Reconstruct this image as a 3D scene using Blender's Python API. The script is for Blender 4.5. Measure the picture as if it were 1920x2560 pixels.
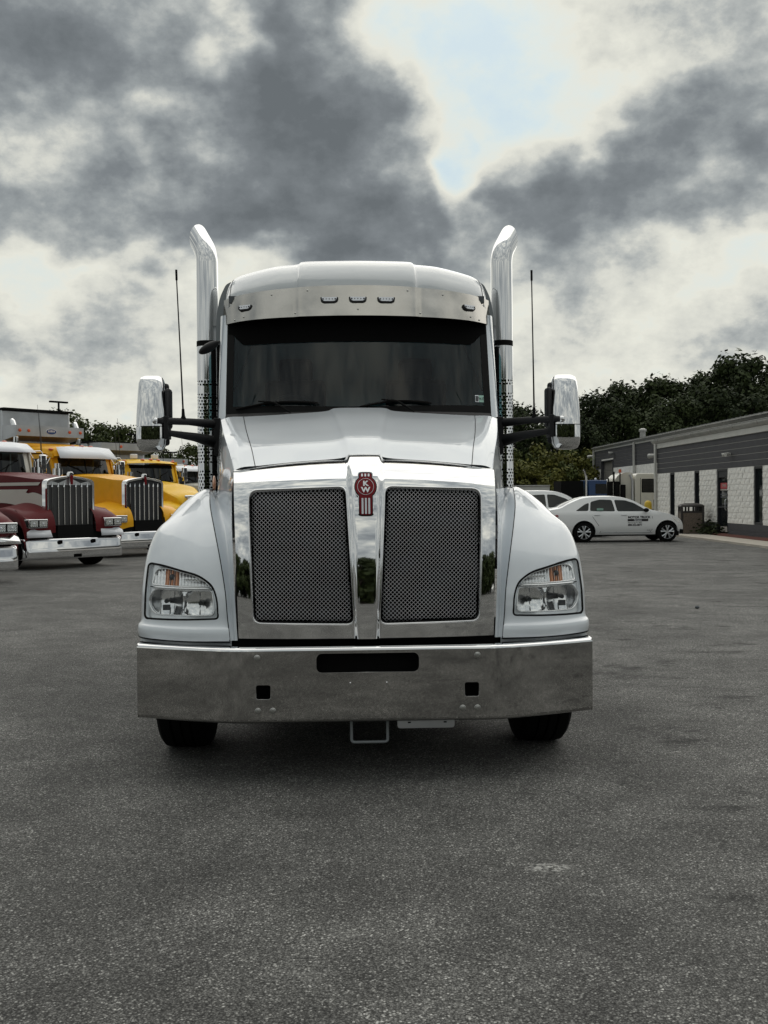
import bpy, bmesh, math, random
from math import sin, cos, pi, radians as R, sqrt, atan2, exp
from mathutils import Vector, Matrix, geometry, noise
random.seed(7)
for o in list(bpy.data.objects): bpy.data.objects.remove(o)
S = bpy.context.scene
COL = S.collection
# ------------------------------------------------------------------ camera
cam_d = bpy.data.cameras.new('camera'); cam = bpy.data.objects.new('camera', cam_d); COL.objects.link(cam)
cam.location = (0, 0, 1.5)
cam.rotation_euler = (R(89.2), R(0.45), 0)
cam_d.sensor_fit = 'VERTICAL'; cam_d.sensor_height = 36; cam_d.lens = 36.56
cam_d.clip_start = 0.05; cam_d.clip_end = 3000
S.camera = cam
S.render.resolution_x = 768; S.render.resolution_y = 1024
# ------------------------------------------------------------------ view
S.view_settings.view_transform = 'Standard'; S.view_settings.look = 'None'
S.view_settings.gamma = 1; S.view_settings.use_curve_mapping = False
S.view_settings.exposure = 0.0
# ------------------------------------------------------------------ world: pale sky seen through broken cloud
W = bpy.data.worlds.new('World'); S.world = W; W.use_nodes = True
nt = W.node_tree; N = nt.nodes; L = nt.links; N.clear()
def wn(t, **k):
    n = N.new(t)
    for a, b in k.items(): setattr(n, a, b)
    return n
def wmath(op, a, b=None, c=None, clamp=False):
    n = N.new('ShaderNodeMath'); n.operation = op; n.use_clamp = clamp
    for i, v in enumerate((a, b, c)):
        if v is None: continue
        if hasattr(v, 'is_linked') or hasattr(v, 'links'): L.new(v, n.inputs[i])
        else: n.inputs[i].default_value = v
    return n.outputs[0]
out = wn('ShaderNodeOutputWorld'); bg = wn('ShaderNodeBackground'); bg.inputs['Strength'].default_value = 0.1
L.new(bg.outputs[0], out.inputs[0])
SUN_EL, SUN_AZ = 52, 14          # sun above and a little right of the truck, behind the cloud
sky = wn('ShaderNodeTexSky', sky_type='NISHITA', sun_disc=False, sun_elevation=R(SUN_EL), sun_rotation=R(SUN_AZ))
sky.dust_density = 5; sky.air_density = 1.0
tc = wn('ShaderNodeTexCoord'); D = tc.outputs['Generated']
sep = wn('ShaderNodeSeparateXYZ'); L.new(D, sep.inputs[0])
DZ = sep.outputs['Z']
# noise coordinates on a flat cloud deck above the observer (clouds crowd together near the horizon)
zc = wmath('ADD', wmath('MAXIMUM', DZ, 0.0), 0.16)
dv = wn('ShaderNodeVectorMath', operation='DIVIDE'); L.new(D, dv.inputs[0])
cz = wn('ShaderNodeCombineXYZ')
for i in range(3): L.new(zc, cz.inputs[i])
L.new(cz.outputs[0], dv.inputs[1])
# mix of deck coordinates and plain direction keeps the puffs rounded
mp = wn('ShaderNodeVectorMath', operation='MULTIPLY'); L.new(D, mp.inputs[0]); mp.inputs[1].default_value = (3.2, 3.2, 4.6)
dd = wn('ShaderNodeVectorMath', operation='MULTIPLY_ADD'); L.new(dv.outputs[0], dd.inputs[0]); dd.inputs[1].default_value = (.22, .22, .22); L.new(mp.outputs[0], dd.inputs[2])
def wnoise(scale, detail, rough, off, lac=2.0, dist=0.0):
    n = wn('ShaderNodeTexNoise'); m = wn('ShaderNodeVectorMath', operation='ADD'); m.inputs[1].default_value = off
    L.new(dd.outputs[0], m.inputs[0]); L.new(m.outputs[0], n.inputs['Vector'])
    n.inputs['Scale'].default_value = scale; n.inputs['Detail'].default_value = detail; n.inputs['Roughness'].default_value = rough
    n.inputs['Lacunarity'].default_value = lac; n.inputs['Distortion'].default_value = dist
    return n
warp = wnoise(2.6, 3, .5, (3.1, 1.7, 9.2))
ws = wn('ShaderNodeVectorMath', operation='SUBTRACT'); L.new(warp.outputs['Color'], ws.inputs[0]); ws.inputs[1].default_value = (.5, .5, .5)
wd = wn('ShaderNodeVectorMath', operation='MULTIPLY_ADD'); L.new(ws.outputs[0], wd.inputs[0]); wd.inputs[1].default_value = (.15, .0, .14); L.new(D, wd.inputs[2])
def direction(px, py):
    v = Vector(((px*1.1573-960)/2600, 1, (1243-py*1.1573)/2600)); return v.normalized()
# (x, y, half width, half height, weight): big cloud masses (+) and openings (-), as directions in the sky
BLOBS = [(330,180,330,210,.42),(40,60,260,200,.30),(90,430,330,110,.42),(420,420,260,110,.34),(700,240,190,240,.50),(800,500,260,110,.52),
 (620,90,90,90,.30),(930,260,90,90,.30),(560,500,250,80,.30),(1150,470,170,120,.42),(1330,420,260,120,.44),(1560,400,220,150,.36),(1610,110,170,120,.34),
 (1400,45,110,60,.22),(1520,290,200,90,.28),(1290,610,140,70,.30),(300,630,120,60,.30),(80,760,220,90,.26),(330,760,160,70,.14),(1600,700,120,70,.26),(1290,740,150,60,.18),(720,350,200,150,.2),
 (900,60,170,110,-.42),(1120,110,190,150,-.40),(1090,260,120,130,-.30),(1005,390,42,120,-.62),(985,300,50,90,-.22),(1380,200,140,110,-.22),(1250,230,120,90,-.20),(60,540,170,50,-.27),(300,555,160,22,-.15),
 (1500,580,230,60,-.24),(1230,560,60,30,-.1),(650,535,60,14,-.2),(480,110,70,70,-.36),(548,20,40,80,-.5),(60,290,150,50,-.38),(400,300,160,45,-.32),(470,140,60,60,-.2),(1530,390,70,45,-.45),
 (60,600,100,50,-.25),(1450,680,160,50,-.16),(1150,700,140,120,-.2),(420,700,60,120,-.12),(100,880,250,60,-.10),(1500,820,300,70,-.05)]
acc = None
for (px, py, rx, ry, w) in BLOBS:
    c = direction(px, py); sx = 2600/(rx*1.1573); sz = 2600/(ry*1.1573); sy = min(sx, sz)
    m = wn('ShaderNodeVectorMath', operation='MULTIPLY_ADD'); L.new(wd.outputs[0], m.inputs[0])
    m.inputs[1].default_value = (sx, sy, sz); m.inputs[2].default_value = (-c.x*sx, -c.y*sy, -c.z*sz)
    l = wn('ShaderNodeVectorMath', operation='LENGTH'); L.new(m.outputs[0], l.inputs[0])
    r = wn('ShaderNodeMapRange', interpolation_type='SMOOTHERSTEP'); L.new(l.outputs['Value'], r.inputs['Value'])
    r.inputs['From Min'].default_value = 0.0; r.inputs['From Max'].default_value = 1.75
    r.inputs['To Min'].default_value = w*.72; r.inputs['To Max'].default_value = 0
    acc = r.outputs[0] if acc is None else wmath('ADD', acc, r.outputs[0])
n1 = wnoise(1.3, 5, .5, (0.3, 5.0, 2.2)); n2 = wnoise(3.6, 9, .61, (7.3, 2.0, 1.2), dist=.0); n3 = wnoise(9, 6, .6, (1.3, 4.0, 6.2))
den = wmath('ADD', acc, wmath('MULTIPLY', wmath('SUBTRACT', n1.outputs[0], .5), 0.8))
den = wmath('ADD', den, wmath('MULTIPLY', wmath('SUBTRACT', n2.outputs[0], .5), .95))
den = wmath('ADD', den, wmath('MULTIPLY', wmath('SUBTRACT', n3.outputs[0], .5), 0.42))
side = wn('ShaderNodeMapRange', interpolation_type='SMOOTHSTEP'); L.new(sep.outputs['Y'], side.inputs[0]); side.inputs[1].default_value = .9; side.inputs[2].default_value = .5; side.inputs[3].default_value = .345; side.inputs[4].default_value = .56
den = wmath('ADD', den, side.outputs[0])
cr = wn('ShaderNodeValToRGB'); L.new(wmath('MULTIPLY', wmath('ADD', den, .27), .735), cr.inputs[0])
el = cr.color_ramp.elements
def lin(c): return tuple(((v/255+.055)/1.055)**2.4 if v > 10 else v/255/12.92 for v in c)+(1,)
stops = [(.0,(202,222,230)),(.09,(209,226,230)),(.20,(221,230,226)),(.35,(230,230,219)),(.48,(212,213,205)),(.57,(181,185,183)),(.68,(150,156,158)),(.80,(126,132,136)),(.92,(114,120,124)),(1,(105,111,115))]
el[0].position, el[0].color = stops[0][0], lin(stops[0][1]); el[1].position, el[1].color = stops[-1][0], lin(stops[-1][1])
for p, c in stops[1:-1]:
    e = el.new(p); e.color = lin(c)
# overcast sky brightens towards the zenith and on the side the sun reaches
up = wn('ShaderNodeMapRange', interpolation_type='SMOOTHSTEP'); L.new(DZ, up.inputs[0]); up.inputs[1].default_value = .38; up.inputs[2].default_value = .95
up.inputs[3].default_value = 1.0; up.inputs[4].default_value = 1.25
bk = wn('ShaderNodeMapRange', interpolation_type='SMOOTHSTEP'); L.new(sep.outputs['Y'], bk.inputs[0]); bk.inputs[1].default_value = .7; bk.inputs[2].default_value = -.75
bk.inputs[3].default_value = 1.0; bk.inputs[4].default_value = 1.06
gain = wmath('MULTIPLY', up.outputs[0], bk.outputs[0]); gain = wmath('MINIMUM', gain, 2.6)
gain = wmath('MULTIPLY', gain, 10.0)
cl = wn('ShaderNodeVectorMath', operation='SCALE'); L.new(cr.outputs[0], cl.inputs[0]); L.new(gain, cl.inputs['Scale'])
mx = wn('ShaderNodeMix', data_type='RGBA'); 
fc = wn('ShaderNodeMapRange'); L.new(den, fc.inputs[0]); fc.inputs[1].default_value = -.25; fc.inputs[2].default_value = .22; fc.inputs[3].default_value = .88; fc.inputs[4].default_value = 1
L.new(fc.outputs[0], mx.inputs['Factor']); L.new(sky.outputs[0], mx.inputs['A']); L.new(cl.outputs[0], mx.inputs['B'])
L.new(mx.outputs['Result'], bg.inputs['Color'])
try: W.cycles.sampling_method = 'MANUAL'; W.cycles.sample_map_resolution = 512
except Exception: pass
# ------------------------------------------------------------------ sun (veiled by cloud)
sd = bpy.data.lights.new('sun', 'SUN'); sd.energy = 1.5; sd.angle = R(95); sd.color = (1, .96, .9)
so = bpy.data.objects.new('sun', sd); COL.objects.link(so)
sv = Vector((sin(R(SUN_AZ))*cos(R(SUN_EL)), cos(R(SUN_AZ))*cos(R(SUN_EL)), sin(R(SUN_EL))))
so.rotation_euler = sv.to_track_quat('Z', 'Y').to_euler()

# ------------------------------------------------------------------ materials
def mat(name, base, rough=.5, metal=0, coat=0, spec=.5, noise_amt=0, noise_scale=5, bump=0, bump_scale=20, emis=None, alpha=None, rn=0, coords='Object'):
    m = bpy.data.materials.new(name); m.use_nodes = True
    t = m.node_tree; p = t.nodes['Principled BSDF']
    p.inputs['Base Color'].default_value = (*base, 1); p.inputs['Roughness'].default_value = rough; p.inputs['Metallic'].default_value = metal
    p.inputs['Coat Weight'].default_value = coat; p.inputs['Coat Roughness'].default_value = .03; p.inputs['Specular IOR Level'].default_value = spec
    c = t.nodes.new('ShaderNodeTexCoord')
    if noise_amt:
        n = t.nodes.new('ShaderNodeTexNoise'); n.inputs['Scale'].default_value = noise_scale; n.inputs['Detail'].default_value = 6
        t.links.new(c.outputs[coords], n.inputs['Vector'])
        r = t.nodes.new('ShaderNodeMapRange'); r.inputs[1].default_value = .3; r.inputs[2].default_value = .7
        r.inputs[3].default_value = 1-noise_amt; r.inputs[4].default_value = 1+noise_amt; t.links.new(n.outputs[0], r.inputs[0])
        v = t.nodes.new('ShaderNodeVectorMath'); v.operation = 'SCALE'; v.inputs[0].default_value = base; t.links.new(r.outputs[0], v.inputs['Scale'])
        t.links.new(v.outputs[0], p.inputs['Base Color'])
        if rn:
            q = t.nodes.new('ShaderNodeMapRange'); q.inputs[1].default_value = .35; q.inputs[2].default_value = .65
            q.inputs[3].default_value = max(0, rough-rn); q.inputs[4].default_value = rough+rn; t.links.new(n.outputs[0], q.inputs[0]); t.links.new(q.outputs[0], p.inputs['Roughness'])
    if bump:
        n = t.nodes.new('ShaderNodeTexNoise'); n.inputs['Scale'].default_value = bump_scale; n.inputs['Detail'].default_value = 4
        t.links.new(c.outputs[coords], n.inputs['Vector'])
        b = t.nodes.new('ShaderNodeBump'); b.inputs['Strength'].default_value = 1; b.inputs['Distance'].default_value = bump
        t.links.new(n.outputs[0], b.inputs['Height']); t.links.new(b.outputs[0], p.inputs['Normal'])
    return m
def glass_mat(name, tint, refl=1.45, clear=1.0, rough=0.0):
    m = bpy.data.materials.new(name); m.use_nodes = True; t = m.node_tree; t.nodes.clear()
    o = t.nodes.new('ShaderNodeOutputMaterial'); a = t.nodes.new('ShaderNodeBsdfTransparent'); a.inputs[0].default_value = (*[v*clear for v in tint], 1)
    g = t.nodes.new('ShaderNodeBsdfGlossy'); g.inputs['Roughness'].default_value = rough; ge = t.nodes.new('ShaderNodeNewGeometry'); dt = t.nodes.new('ShaderNodeVectorMath'); dt.operation = 'DOT_PRODUCT'; t.links.new(ge.outputs['Incoming'], dt.inputs[0]); t.links.new(ge.outputs['Normal'], dt.inputs[1])
    def mm(op, a, b):
        n = t.nodes.new('ShaderNodeMath'); n.operation = op
        for i, v in enumerate((a, b)):
            if isinstance(v, (int, float)): n.inputs[i].default_value = v
            else: t.links.new(v, n.inputs[i])
        return n.outputs[0]
    f0 = ((refl-1)/(refl+1))**2; ab = mm('ABSOLUTE', dt.outputs['Value'], 0); fr = mm('ADD', mm('MULTIPLY', mm('POWER', mm('SUBTRACT', 1, ab), 5), 1-f0), f0)
    x = t.nodes.new('ShaderNodeMixShader'); t.links.new(fr, x.inputs[0]); t.links.new(a.outputs[0], x.inputs[1]); t.links.new(g.outputs[0], x.inputs[2]); t.links.new(x.outputs[0], o.inputs[0])
    return m
M = {}
M['white'] = mat('white_paint', (.70, .742, .78), .35, coat=1, noise_amt=.02, noise_scale=1.5)
M['roof_grey'] = mat('roof_cap_grey', (.44, .47, .485), .35, coat=1, noise_amt=.02, noise_scale=1.5)  # roof cap toned greyer than the white body
M['bezel'] = mat('lamp_bezel', (.80, .82, .84), .22, .6)
M['chrome'] = mat('chrome', (.80, .80, .80), .03, 1, bump=.00003, bump_scale=5)
M['chrome_wavy'] = mat('wavy_chrome', (.78, .78, .79), .03, 1, bump=.012, bump_scale=.6)
def brushed():
    m = mat('polished_steel', (.66, .64, .61), .10, 1)
    t = m.node_tree; p = t.nodes['Principled BSDF']; c = [n for n in t.nodes if n.type == 'TEX_COORD'][0]
    mpn = t.nodes.new('ShaderNodeMapping'); mpn.inputs['Scale'].default_value = (60, 60, 8); t.links.new(c.outputs['Object'], mpn.inputs[0])
    n = t.nodes.new('ShaderNodeTexNoise'); n.inputs['Scale'].default_value = 2; n.inputs['Detail'].default_value = 5; t.links.new(mpn.outputs[0], n.inputs[0])
    r = t.nodes.new('ShaderNodeMapRange'); r.inputs[3].default_value = .008; r.inputs[4].default_value = .05; t.links.new(n.outputs[0], r.inputs[0]); t.links.new(r.outputs[0], p.inputs['Roughness'])
    b = t.nodes.new('ShaderNodeBump'); b.inputs['Distance'].default_value = .000006; t.links.new(n.outputs[0], b.inputs['Height']); t.links.new(b.outputs[0], p.inputs['Normal'])
    n2 = t.nodes.new('ShaderNodeTexNoise'); n2.inputs['Scale'].default_value = 5; n2.inputs['Detail'].default_value = 8; t.links.new(c.outputs['Object'], n2.inputs[0])
    r2 = t.nodes.new('ShaderNodeMapRange'); r2.inputs[1].default_value = .3; r2.inputs[2].default_value = .7; r2.inputs[3].default_value = .88; r2.inputs[4].default_value = 1.1; t.links.new(n2.outputs[0], r2.inputs[0])
    v = t.nodes.new('ShaderNodeVectorMath'); v.operation = 'SCALE'; v.inputs[0].default_value = (.50, .49, .475); t.links.new(r2.outputs[0], v.inputs['Scale']); t.links.new(v.outputs[0], p.inputs['Base Color'])
    return m
M['steel'] = brushed()
M['visor'] = mat('visor_steel', (.50, .48, .445), .20, 1, noise_amt=.12, noise_scale=5, bump=.0012, bump_scale=2.2, rn=.07)
M['black'] = mat('black_plastic', (.010, .010, .011), .5, spec=.3)
M['soft'] = mat('matt_black', (.006, .006, .006), .8, spec=.15)
M['void'] = mat('dark_void', (.002, .002, .002), 1, spec=.1)
M['rubber'] = mat('tyre_rubber', (.006, .006, .006), .85, spec=.12, bump=.001, bump_scale=60)
M['seam'] = mat('panel_gap', (.01, .012, .015), .8)
M['glass'] = glass_mat('cab_glass', (.46, .66, .68), 1.5)
M['clear'] = glass_mat('clear_lens', (.97, .98, .98), 1.4)
M['reflector'] = mat('lamp_reflector', (.88, .88, .88), .16, 1)
M['silver'] = mat('silver_trim', (.62, .64, .66), .28, .8)
M['amber'] = mat('amber_lens', (.62, .26, .12), .3, .3, coat=.5)
M['orange'] = mat('orange_lens', (.62, .10, .03), .3, coat=.5)
M['red'] = mat('red_enamel', (.17, .004, .008), .4, spec=.2)
M['bolt'] = mat('bolt_steel', (.5, .5, .48), .3, 1); M['wire'] = mat('wire_steel', (.66, .66, .68), .3, .9)
M['led'] = mat('led_white', (.78, .80, .84), .3, coat=.3)
M['alu'] = mat('aluminium_sheet', (.50, .51, .52), .38, .9, noise_amt=.15, noise_scale=2)
M['gray'] = mat('grey_fabric', (.10, .11, .12), .9)
M['darkgray'] = mat('dark_trim', (.03, .033, .036), .6)
M['grayplastic'] = mat('grey_fairing', (.24, .26, .27), .4)

# ------------------------------------------------------------------ mesh helpers
class MB:
    def __init__(s): s.v = []; s.f = []; s.n = {}; s.pair = False
    def add(s, vs, fs, ns=None):
        b = len(s.v); s.v += [tuple(v) for v in vs]; s.f += [tuple(i+b for i in f) for f in fs]
        if ns:
            for i, n in enumerate(ns): s.n[b+i] = n
        return s
    def box(s, c, d, rz=0, rx=0, taper=1.0):
        x, y, z = [a/2 for a in d]; m = Matrix.Translation(c) @ Matrix.Rotation(rz, 4, 'Z') @ Matrix.Rotation(rx, 4, 'X'); vs = []
        for k, t in ((-1, 1), (1, taper)):
            for i, j in ((-1, -1), (1, -1), (1, 1), (-1, 1)): vs.append(m @ Vector((i*x*t, j*y*t, k*z)))
        return s.add(vs, [(3,2,1,0),(4,5,6,7),(0,1,5,4),(1,2,6,5),(2,3,7,6),(3,0,4,7)])
    def b2(s, a, b): return s.box([(a[i]+b[i])/2 for i in range(3)], [abs(b[i]-a[i]) for i in range(3)])
    def tube(s, path, r, n=12, cap=True, closed=False, flat=None):
        P = [Vector(p) for p in path]; k = len(P); rr = r if isinstance(r, (list, tuple)) else [r]*k
        vs = []; u = None
        for i in range(k):
            if closed: t = P[(i+1) % k]-P[i-1]
            else: t = P[min(i+1, k-1)]-P[max(i-1, 0)]
            t.normalize()
            if u is None:
                u = t.cross(Vector((0, 0, 1)));
                if u.length < .1: u = t.cross(Vector((1, 0, 0)))
            u = (u - t*u.dot(t)).normalized(); w = t.cross(u)
            fx, fy = flat if flat else (1, 1)
            for j in range(n):
                a = 2*pi*j/n; vs.append(P[i]+(u*cos(a)*fx+w*sin(a)*fy)*rr[i])
        fs = []
        for i in range(k if closed else k-1):
            for j in range(n):
                a, b = i*n+j, i*n+(j+1) % n; c, d = ((i+1) % k)*n+(j+1) % n, ((i+1) % k)*n+j; fs.append((a, b, c, d))
        if cap and not closed: fs.append(tuple(range(n))[::-1]); fs.append(tuple((k-1)*n+j for j in range(n)))
        return s.add(vs, fs)
    def cyl(s, a, b, r, r2=None, n=16, cap=True): return s.tube([a, b], [r, r if r2 is None else r2], n, cap)
    def revolve(s, prof, c, axis='X', n=32):
        vs = []; k = len(prof)
        for i in range(n):
            a = 2*pi*i/n
            for (h, r) in prof:
                p = {'X': (h, r*cos(a), r*sin(a)), 'Y': (r*cos(a), h, r*sin(a)), 'Z': (r*cos(a), r*sin(a), h)}[axis]
                vs.append((p[0]+c[0], p[1]+c[1], p[2]+c[2]))
        fs = [(i*k+j, ((i+1) % n)*k+j, ((i+1) % n)*k+j+1, i*k+j+1) for i in range(n) for j in range(k-1)]
        return s.add(vs, fs)
    def prism(s, poly, plane, a, b):
        f = {'XZ': lambda p, t: (p[0], t, p[1]), 'YZ': lambda p, t: (t, p[0], p[1]), 'XY': lambda p, t: (p[0], p[1], t)}[plane]; k = len(poly)
        vs = [f(p, a) for p in poly]+[f(p, b) for p in poly]
        return s.add(vs, [tuple(range(k)), tuple(range(2*k-1, k-1, -1))]+[(i, (i+1) % k, k+(i+1) % k, k+i) for i in range(k)])
    def grid(s, P, nu, nv, mirror=False):
        vs = [P(i/nu, j/nv) for j in range(nv+1) for i in range(nu+1)]
        fs = [(j*(nu+1)+i, j*(nu+1)+i+1, (j+1)*(nu+1)+i+1, (j+1)*(nu+1)+i) for j in range(nv) for i in range(nu)]
        return s.add(vs, fs)
    def sphere(s, c, r, n=12, m=8, sc=(1, 1, 1)):
        prof = [(-cos(pi*i/m)*r, sin(pi*i/m)*r) for i in range(m+1)]; q = MB().revolve(prof, (0, 0, 0), 'Z', n)
        return s.add([(v[0]*sc[0]+c[0], v[1]*sc[1]+c[1], v[2]*sc[2]+c[2]) for v in q.v], q.f)
    def mirror(s, join=False):
        if not join: s.pair = True; return s
        b = len(s.v); v0 = list(s.v); f0 = list(s.f); n0 = dict(s.n)
        s.v += [(-x, y, z) for x, y, z in v0]; s.f += [tuple(i+b for i in f[::-1]) for f in f0]
        for i, n in n0.items(): s.n[i+b] = (-n[0], n[1], n[2])
        return s
    def flipx(s):
        s.v = [(-x, y, z) for x, y, z in s.v]; s.f = [f[::-1] for f in s.f]; s.n = {i: (-n[0], n[1], n[2]) for i, n in s.n.items()}; return s
    def move(s, m):
        s.v = [tuple(m @ Vector(v)) for v in s.v]; return s
    def build(s, name, m, parent=None, ang=35, bevel=0, fixn=True, weld=False, sol=0, sub=0, **props):
        if s.pair:
            s.pair = False; k = dict(ang=ang, bevel=bevel, fixn=fixn, weld=weld, sol=sol, sub=sub, **props); o = s.build(name, m, parent, **k); s.flipx(); s.build(name, m, parent, **k); return o
        me = bpy.data.meshes.new(name); me.from_pydata(s.v, [], s.f)
        if fixn and not s.n:
            bm = bmesh.new(); bm.from_mesh(me)
            if weld: bmesh.ops.remove_doubles(bm, verts=bm.verts, dist=1e-4)
            bmesh.ops.recalc_face_normals(bm, faces=bm.faces); bm.to_mesh(me); bm.free()
        ms = m if isinstance(m, list) else [m]
        for q in ms: me.materials.append(M[q] if isinstance(q, str) else q)
        me.polygons.foreach_set('use_smooth', [True]*len(me.polygons))
        if ang is not None and not s.n: me.set_sharp_from_angle(angle=R(ang))
        if s.n: me.normals_split_custom_set_from_vertices([s.n.get(i, (0, 0, 0)) for i in range(len(me.vertices))])
        o = bpy.data.objects.new(name, me); COL.objects.link(o)
        if parent: o.parent = parent
        if bevel:
            b = o.modifiers.new('bevel', 'BEVEL'); b.width = bevel; b.segments = 2; b.limit_method = 'ANGLE'; b.angle_limit = R(40)
        if sol: q = o.modifiers.new('solid', 'SOLIDIFY'); q.thickness = sol; q.offset = -1
        if sub: q = o.modifiers.new('sub', 'SUBSURF'); q.levels = sub; q.render_levels = sub
        for a, b in props.items(): o[a] = b
        return o
def thing(name, label, cat, loc=(0, 0, 0), rz=0, group=None):
    o = bpy.data.objects.new(name, None); COL.objects.link(o); o.location = loc; o.rotation_euler = (0, 0, rz); o.empty_display_size = .2
    o['label'] = label; o['category'] = cat
    if group: o['group'] = group
    return o
def tag(o, label, cat, group=None):
    o['label'] = label; o['category'] = cat
    if group: o['group'] = group
    return o
def copy_tree(o, parent=None):
    c = o.copy(); COL.objects.link(c)
    if parent: c.parent = parent
    for ch in [q for q in bpy.data.objects if q.parent == o and q != c]: copy_tree(ch, c)
    return c
def cat4(a, b, c, d, t):
    return a*(-.5*t+t*t-.5*t**3)+b*(1-2.5*t*t+1.5*t**3)+c*(.5*t+2*t*t-1.5*t**3)+d*(-.5*t*t+.5*t**3)
def net(rows):
    """smooth surface through a control net rows[v][u] -> P(u,v) in [0,1]"""
    rows = [[Vector(p) for p in r] for r in rows]; nv, nu = len(rows)-1, len(rows[0])-1
    def ev(lst, t, n):
        i = min(int(t), n-1); f = t-i
        g = lambda k: lst[k] if 0 <= k <= n else (lst[0]*2-lst[1] if k < 0 else lst[n]*2-lst[n-1])
        return cat4(g(i-1), g(i), g(i+1), g(i+2), f)
    def P(u, v):
        u = max(0, min(1, u))*nu; v = max(0, min(1, v))*nv
        i = min(int(v), nv-1); rs = {}
        for k in range(i-1, i+3):
            if 0 <= k <= nv: rs[k] = ev(rows[k], u, nu)
        a = rs.get(i-1) if i-1 in rs else rs[i]*2-rs[i+1]
        d = rs.get(i+2) if i+2 in rs else rs[i+1]*2-rs[i]
        return cat4(a, rs[i], rs[i+1], d, v-i)
    return P
def invert(P, x, z, guess=(.5, .5)):
    u, v = guess; best = None
    for i in range(21):
        for j in range(21):
            p = P(i/20, j/20); d = (p.x-x)**2+(p.z-z)**2+p.y*.02
            if best is None or d < best[0]: best = (d, i/20, j/20)
    u, v = best[1], best[2]
    for it in range(12):
        p = P(u, v); e = 1e-3; du = P(u+e, v)-p if u < .99 else p-P(u-e, v); dw = P(u, v+e)-p if v < .99 else p-P(u, v-e)
        a, b, c, d = du.x/e, dw.x/e, du.z/e, dw.z/e; det = a*d-b*c
        if abs(det) < 1e-9: break
        ex, ez = x-p.x, z-p.z; u += max(-.1, min(.1, (d*ex-b*ez)/det)); v += max(-.1, min(.1, (-c*ex+a*ez)/det)); u = max(0, min(1, u)); v = max(0, min(1, v))
    return u, v
def pnormal(P, u, v, flip=1):
    e = 2e-3; a = P(min(1, u+e), v)-P(max(0, u-e), v); b = P(u, min(1, v+e))-P(u, max(0, v-e)); n = a.cross(b)
    return (n.normalized() if n.length > 1e-12 else Vector((0, -1, 0)))*flip
def inside(p, poly):
    c = False; j = len(poly)-1
    for i in range(len(poly)):
        a, b = poly[i], poly[j]
        if (a[1] > p[1]) != (b[1] > p[1]) and p[0] < (b[0]-a[0])*(p[1]-a[1])/(b[1]-a[1])+a[0]: c = not c
        j = i
    return c
def panel(mb, P, nu, nv, holes, flip=1, rim=0.02, outer=None, guard=.012):
    """surface P over the unit square with holes (uv loops); each hole gets a turned-in rim"""
    pts = []; edges = []
    def loop(lp):
        b = len(pts); pts.extend([Vector((p[0], p[1])) for p in lp]); k = len(lp); edges.extend([(b+i, b+(i+1) % k) for i in range(k)])
    for h in holes: loop(h)
    if outer: loop(outer)
    hole_pts = list(pts)
    for j in range(nv+1):
        for i in range(nu+1):
            p = Vector((i/nu, j/nv))
            if any(inside(p, h) for h in holes): continue
            if outer and not inside(p, outer): continue
            if any(abs(p.x-q.x) < guard and abs(p.y-q.y) < guard for q in hole_pts): 
                if outer or (0 < i < nu and 0 < j < nv): continue
            pts.append(p)
    r = geometry.delaunay_2d_cdt(pts, edges, [], 0, 1e-6)
    V, F = r[0], r[2]; fs = []
    for f in F:
        c = Vector((sum(V[i][0] for i in f)/len(f), sum(V[i][1] for i in f)/len(f)))
        if any(inside(c, h) for h in holes): continue
        if outer and not inside(c, outer): continue
        fs.append(f if flip > 0 else f[::-1])
    mb.add([P(v[0], v[1]) for v in V], fs, [tuple(pnormal(P, v[0], v[1], flip)) for v in V])
    for h in holes:
        k = len(h); a = [P(*q) for q in h]; nn = [pnormal(P, q[0], q[1], flip) for q in h]
        cc = sum(a, Vector())/k
        b = [p-n*rim*.25+(cc-p).normalized()*rim*.12 for p, n in zip(a, nn)]; c = [p-n*rim+(cc-p).normalized()*rim*.15 for p, n in zip(a, nn)]
        q = MB(); q.add(a+b+c, [(i, (i+1) % k, k+(i+1) % k, k+i) for i in range(k)]+[(k+i, k+(i+1) % k, 2*k+(i+1) % k, 2*k+i) for i in range(k)])
        b0 = len(mb.v); mb.v += [tuple(x) for x in q.v]; mb.f += [tuple(x+b0 for x in f) for f in q.f]
        for i in range(k):
            inw = (cc-a[i]); inw = (inw-nn[i]*inw.dot(nn[i])).normalized()
            mb.n[b0+i] = tuple((nn[i]+inw*.4).normalized()); mb.n[b0+k+i] = tuple((nn[i]*.5+inw).normalized()); mb.n[b0+2*k+i] = tuple(inw)
    return mb
def rrect(x0, z0, x1, z1, r, n=6):
    pts = []
    for cx, cz, a0 in ((x1-r, z1-r, 0), (x0+r, z1-r, 90), (x0+r, z0+r, 180), (x1-r, z0+r, 270)):
        for i in range(n+1):
            a = R(a0+90*i/n); pts.append((cx+r*cos(a), cz+r*sin(a)))
    return pts
def rpoly(pts, r, n=4):
    """round the corners of a polygon; r is a number or one per corner"""
    k = len(pts); res = []
    for i in range(k):
        p = Vector(pts[i][:2]); a = Vector(pts[i-1][:2])-p; b = Vector(pts[(i+1) % k][:2])-p
        rr = r[i] if isinstance(r, (list, tuple)) else r; t = min(rr, a.length*.45, b.length*.45)
        s, e = p+a.normalized()*t, p+b.normalized()*t
        for j in range(n+1):
            q = j/n; w = s*(1-q)**2+p*2*q*(1-q)+e*q*q; res.append((w.x, w.y))
    return res
def dense(pts, d):
    res = []; k = len(pts)
    for i in range(k):
        a, b = Vector(pts[i]), Vector(pts[(i+1) % k]); n = max(1, int((b-a).length/d))
        for j in range(n): res.append(tuple(a+(b-a)*(j/n)))
    return res
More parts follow.
